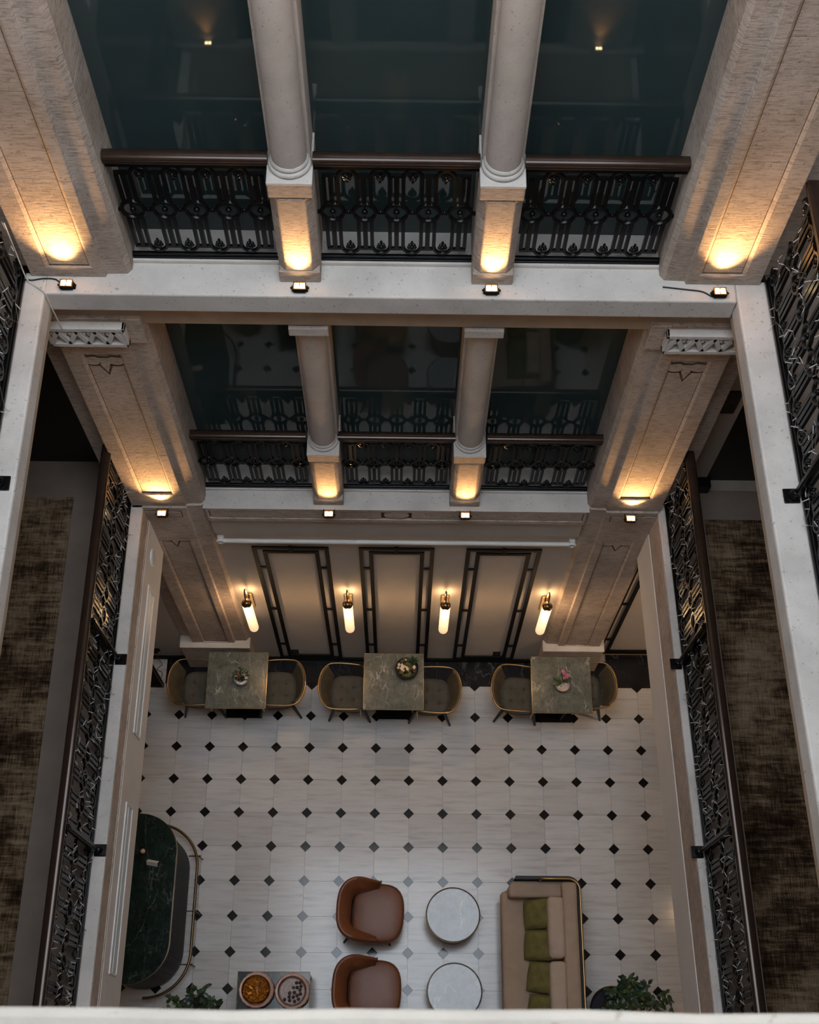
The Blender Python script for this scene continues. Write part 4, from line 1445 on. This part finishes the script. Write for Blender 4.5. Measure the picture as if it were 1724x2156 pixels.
def cake_stand(x, y, label, amber):
    t = thing('cake_stand', label, 'cake stand', (x, y, 0.503), 0, 'cake stands with glass domes')
    obj('foot', MB().lathe([(0.085, 0.0), (0.08, 0.008), (0.03, 0.02), (0.022, 0.06), (0.04, 0.075)], 28), 'copper', t, smooth=50)
    obj('plate', MB().lathe([(0.04, 0.074), (0.150, 0.080), (0.172, 0.088), (0.184, 0.075), (0.185, 0.081), (0.174, 0.097), (0.152, 0.090), (0.02, 0.086)], 80, scallop=0.025), 'copper', t, smooth=50)
    dome = [(0.152, 0.092), (0.154, 0.13)] + [(0.154 * cos(a), 0.13 + 0.125 * sin(a)) for a in [k * pi / 24 for k in range(1, 12)]] + [(0.004, 0.2549)]
    obj('dome', MB().lathe(dome, 40), 'amber' if amber else 'cloche', t, smooth=60)
    obj('knob', MB().lathe([(0.008, 0.254), (0.007, 0.262), (0.013, 0.270), (0.013, 0.280), (0.004, 0.288)], 14), 'ceramic' if not amber else 'brass', t, smooth=60)
    if amber:
        m = MB()
        rnd = random.Random(21)
        for k in range(260):
            a, r = rnd.uniform(0, 2 * pi), 0.136 * sqrt(rnd.random())
            m.ball((r * cos(a), r * sin(a), 0.100 + 0.03 * rnd.random()), rnd.uniform(0.010, 0.015), 6, 4)
        o = obj('sweets', m, 'granola', t, smooth=80)
        o['kind'] = 'stuff'
    else:
        d = MB().lathe([(0.02, 0.0895), (0.143, 0.0905), (0.145, 0.0915), (0.14, 0.0925), (0.001, 0.0925)], 60, scallop=0.02)
        obj('doily', d, 'doily', t, smooth=50)
    return t


cake_stand(-1.445, -3.980, 'copper cake stand with an amber dome full of sweets', True)
cake_stand(-1.062, -3.988, 'copper cake stand with a clear dome over chocolates', False)
rnd = random.Random(33)
spots = []
for _try in range(4000):
    if len(spots) == 16:
        break
    a, r = rnd.uniform(-2.5, 1.3), 0.118 * sqrt(rnd.random())
    p = (r * cos(a), r * sin(a))
    if all((p[0] - q[0]) ** 2 + (p[1] - q[1]) ** 2 > 0.037 ** 2 for q in spots):
        spots.append(p)
tr_me = MB().ball((0, 0, 0), 0.0185, 12, 8).mesh('chocolate_truffle', 'truffle', 60)
for p in spots:
    o = put('chocolate_truffle', tr_me, None, (-1.062 + p[0], -3.988 + p[1], 0.503 + 0.0925 + 0.0185))
    tag(o, 'round chocolate truffle under the clear cake dome', 'chocolate', 'truffles under the clear dome')


def bush(name, label, loc, pot, cx, cy, rx, ry, ztop, n, seed):
    rnd = random.Random(seed)
    t = thing(name, label, 'potted plant', loc)
    if pot:
        obj('pot', MB().lathe([(0.16, 0.0), (0.19, 0.02), (0.235, 0.40), (0.245, 0.45), (0.232, 0.45), (0.222, 0.40), (0.02, 0.38)], 40), 'potdark', t, smooth=50)
        obj('pot_rim', MB().ring((0, 0, 0.452), 0.236, 0.008, 48, 6, plane='xy'), 'brass', t, smooth=60)
    else:
        obj('pot', MB().lathe([(0.14, 0.0), (0.17, 0.02), (0.205, 0.36), (0.195, 0.36), (0.02, 0.34)], 36), 'potdark', t, smooth=50)
    obj('soil', MB().lathe([(0.20, 0.385 if pot else 0.345), (0.001, 0.40 if pot else 0.36)], 24), 'soil', t)
    stems = MB()
    tips = []
    for k in range(26):
        a, r = rnd.uniform(0, 2 * pi), sqrt(rnd.random())
        tip = Vector((cx + rx * r * cos(a), cy + ry * r * sin(a), ztop - 0.28 * r * r + rnd.uniform(-0.10, 0.08)))
        base = Vector((tip.x * 0.2, tip.y * 0.2, 0.36))
        mid = (base + tip) / 2 + Vector((rnd.uniform(-.03, .03), rnd.uniform(-.03, .03), 0.04))
        stems.tube([base, mid, tip], [0.006, 0.004, 0.002], 5)
        tips.append((base, mid, tip))
    obj('stems', stems, 'stem', t)
    for k in range(n):
        b, m_, tp = tips[k % len(tips)]
        u = 0.35 + 0.65 * rnd.random() ** 0.6
        p = (1 - u) ** 2 * b + 2 * u * (1 - u) * m_ + u * u * tp
        p += Vector((rnd.uniform(-.025, .025), rnd.uniform(-.025, .025), rnd.uniform(-.02, .02)))
        put('leaf', LEAF[0 if rnd.random() < 0.72 else 1], t, p, (rnd.uniform(-0.7, 0.7), rnd.uniform(-0.9, 0.25), rnd.uniform(0, 2 * pi)), (rnd.uniform(0.95, 1.4),) * 3)
    return t


bush('potted_shrub', 'leafy green shrub below the bar counter end', (-2.13, -4.22, 0), False, -0.02, 0.03, 0.36, 0.30, 0.88, 290, 3)
bush('potted_shrub', 'leafy green shrub in a dark brass rimmed pot behind the sofa', (2.36, -4.14, 0), True, 0.28, 0.03, 0.42, 0.32, 0.88, 295, 4)

# ================================================================ bar counter
BC = thing('bar_counter', 'long round ended bar with dark green marble top and fluted front', 'bar counter', (-2.765, -3.085, 0))


def stadium(a, b, r, n=20):
    """half sizes a (x), b (y), corner radius r"""
    pts = []
    for cx, cy, s in ((a - r, b - r, 0), (-a + r, b - r, 1), (-a + r, -b + r, 2), (a - r, -b + r, 3)):
        for k in range(n):
            t_ = (s + k / (n - 1)) * pi / 2
            pts.append((cx + r * cos(t_), cy + r * sin(t_)))
    return pts


obj('counter_top', MB().prism(stadium(0.450, 0.885, 0.42), 1.045, 1.08), 'darkgreen', BC, bevel=0.004)
obj('top_trim', MB().prism(stadium(0.454, 0.889, 0.424), 1.030, 1.045), 'darkbrass', BC)
core = stadium(0.415, 0.850, 0.40, 26)
fl = []
# fluted wall: resample the outline every 12 mm and scallop it
P = core + [core[0]]
acc, tot = 0, 0
seglen = [sqrt((P[i + 1][0] - P[i][0]) ** 2 + (P[i + 1][1] - P[i][1]) ** 2) for i in range(len(P) - 1)]
tot = sum(seglen)
NF = int(tot / 0.016)
S = NF * 4
i, base = 0, 0.0
for k in range(S):
    d = tot * k / S
    while base + seglen[i] < d:
        base += seglen[i]
        i += 1
    f_ = (d - base) / max(seglen[i], 1e-9)
    x = P[i][0] + (P[i + 1][0] - P[i][0]) * f_
    y = P[i][1] + (P[i + 1][1] - P[i][1]) * f_
    nx, ny = P[i + 1][1] - P[i][1], -(P[i + 1][0] - P[i][0])
    q = sqrt(nx * nx + ny * ny) or 1
    o_ = (0.0, 0.006, 0.008, 0.006)[k % 4]
    fl.append((x + nx / q * o_, y + ny / q * o_))
obj('fluted_front', MB().prism(fl, 0.08, 1.03), 'blackwood', BC)
obj('plinth', MB().prism(stadium(0.385, 0.82, 0.38), 0.0, 0.08), 'blackmetal', BC)
fr = [p for p in stadium(0.525, 0.960, 0.49, 20)]
fr = fr[3 * 20 - 0:] + fr[:20]
fr = [(x, y, 0.20) for x, y in fr]
frail = obj('foot_rail', MB().tube(fr, 0.016, 10), 'darkbrass', BC, smooth=60)
for y in (0.60, -0.02, -0.60):
    b = MB().tube([(0.42, y, 0.20), (0.525, y, 0.20)], 0.008, 8)
    b.tube([(0.525, y, 0.20), (0.545, y, 0.0)], 0.010, 8)
    b.ball((0.545, y, 0.20), 0.014, 8, 6)
    obj('rail_bracket', b, 'darkbrass', frail, smooth=60)
t = thing('tap_ball', 'small copper ball knob standing on the bar counter', 'knob', (-2.655, -2.625, 1.08))
obj('stand', MB().lathe([(0.028, 0.0), (0.028, 0.008), (0.009, 0.012), (0.009, 0.05)], 18), 'blackmetal', t, smooth=50)
obj('ball', MB().ball((0, 0, 0.075), 0.027, 18, 12), 'copper', t, smooth=80)
t = thing('tent_card', 'small white folded card on the bar counter', 'card', (-2.555, -2.735, 1.081), RAD(-10))
obj('leaf_front', MB().add([(-0.06, -0.03, 0), (0.06, -0.03, 0), (0.06, 0, 0.055), (-0.06, 0, 0.055), (-0.06, -0.028, 0), (0.06, -0.028, 0), (0.06, 0.002, 0.054), (-0.06, 0.002, 0.054)],
                           [(0, 1, 2, 3), (7, 6, 5, 4), (0, 4, 5, 1), (1, 5, 6, 2), (2, 6, 7, 3), (3, 7, 4, 0)]), 'white', t)
obj('leaf_back', MB().add([(-0.06, 0.03, 0), (0.06, 0.03, 0), (0.06, 0, 0.055), (-0.06, 0, 0.055), (-0.06, 0.028, 0), (0.06, 0.028, 0), (0.06, -0.002, 0.054), (-0.06, -0.002, 0.054)],
                          [(3, 2, 1, 0), (4, 5, 6, 7), (1, 5, 4, 0), (2, 6, 5, 1), (3, 7, 6, 2), (0, 4, 7, 3)]), 'white', t)
t = thing('phone_stand', 'thin black bar lying on the bar counter', 'tray', (-2.69, -2.53, 1.08), RAD(-12))
obj('bar', MB().box(-0.012, 0.012, -0.06, 0.06, 0.0, 0.012), 'blackmetal', t, bevel=0.003)
obj('clip', MB().box(-0.016, 0.016, -0.02, 0.0, 0.012, 0.016), 'blackwood', t)

# black louvred appliance by the end wall, its cable and socket
t = thing('louvred_heater', 'black louvred heater on a white foot in the bar aisle', 'heater', (-3.05, -0.37, 0))
obj('foot', MB().box(-0.24, 0.205, -0.035, 0.035, 0.0, 0.03), 'white', t, bevel=0.004)
obj('body', MB().box(-0.235, 0.20, -0.012, 0.03, 0.03, 0.83), 'blackmetal', t, bevel=0.004)
for k in range(14):
    obj('louvre', MB().bar((-0.22, -0.017, 0.10 + 0.05 * k), (0.185, -0.017, 0.10 + 0.05 * k), 0.010, 0.03, (0, 0.6, 0.8)), 'blackwood', t)
obj('side_edge', MB().box(0.198, 0.205, -0.02, 0.03, 0.03, 0.83), 'darkbrass', t)
t = thing('wall_socket', 'black socket and plug low on the bar aisle wall', 'socket', (-2.93, 0.02, 0.27))
obj('plate', MB().box(-0.045, 0.045, -0.012, 0.0, -0.04, 0.04), 'blackmetal', t, bevel=0.003)
obj('plug', MB().box(-0.02, 0.02, -0.05, -0.012, -0.02, 0.02), 'blackmetal', t, bevel=0.004)
cable([(-2.93, -0.05, 0.26), (-2.91, -0.06, 0.10), (-2.90, -0.08, 0.008), (-2.96, -0.14, 0.008), (-2.89, -0.18, 0.008), (-2.90, -0.26, 0.008), (-2.98, -0.31, 0.008)], 'thin black cable looping on the white floor slab', 'cable_black', 0.004)
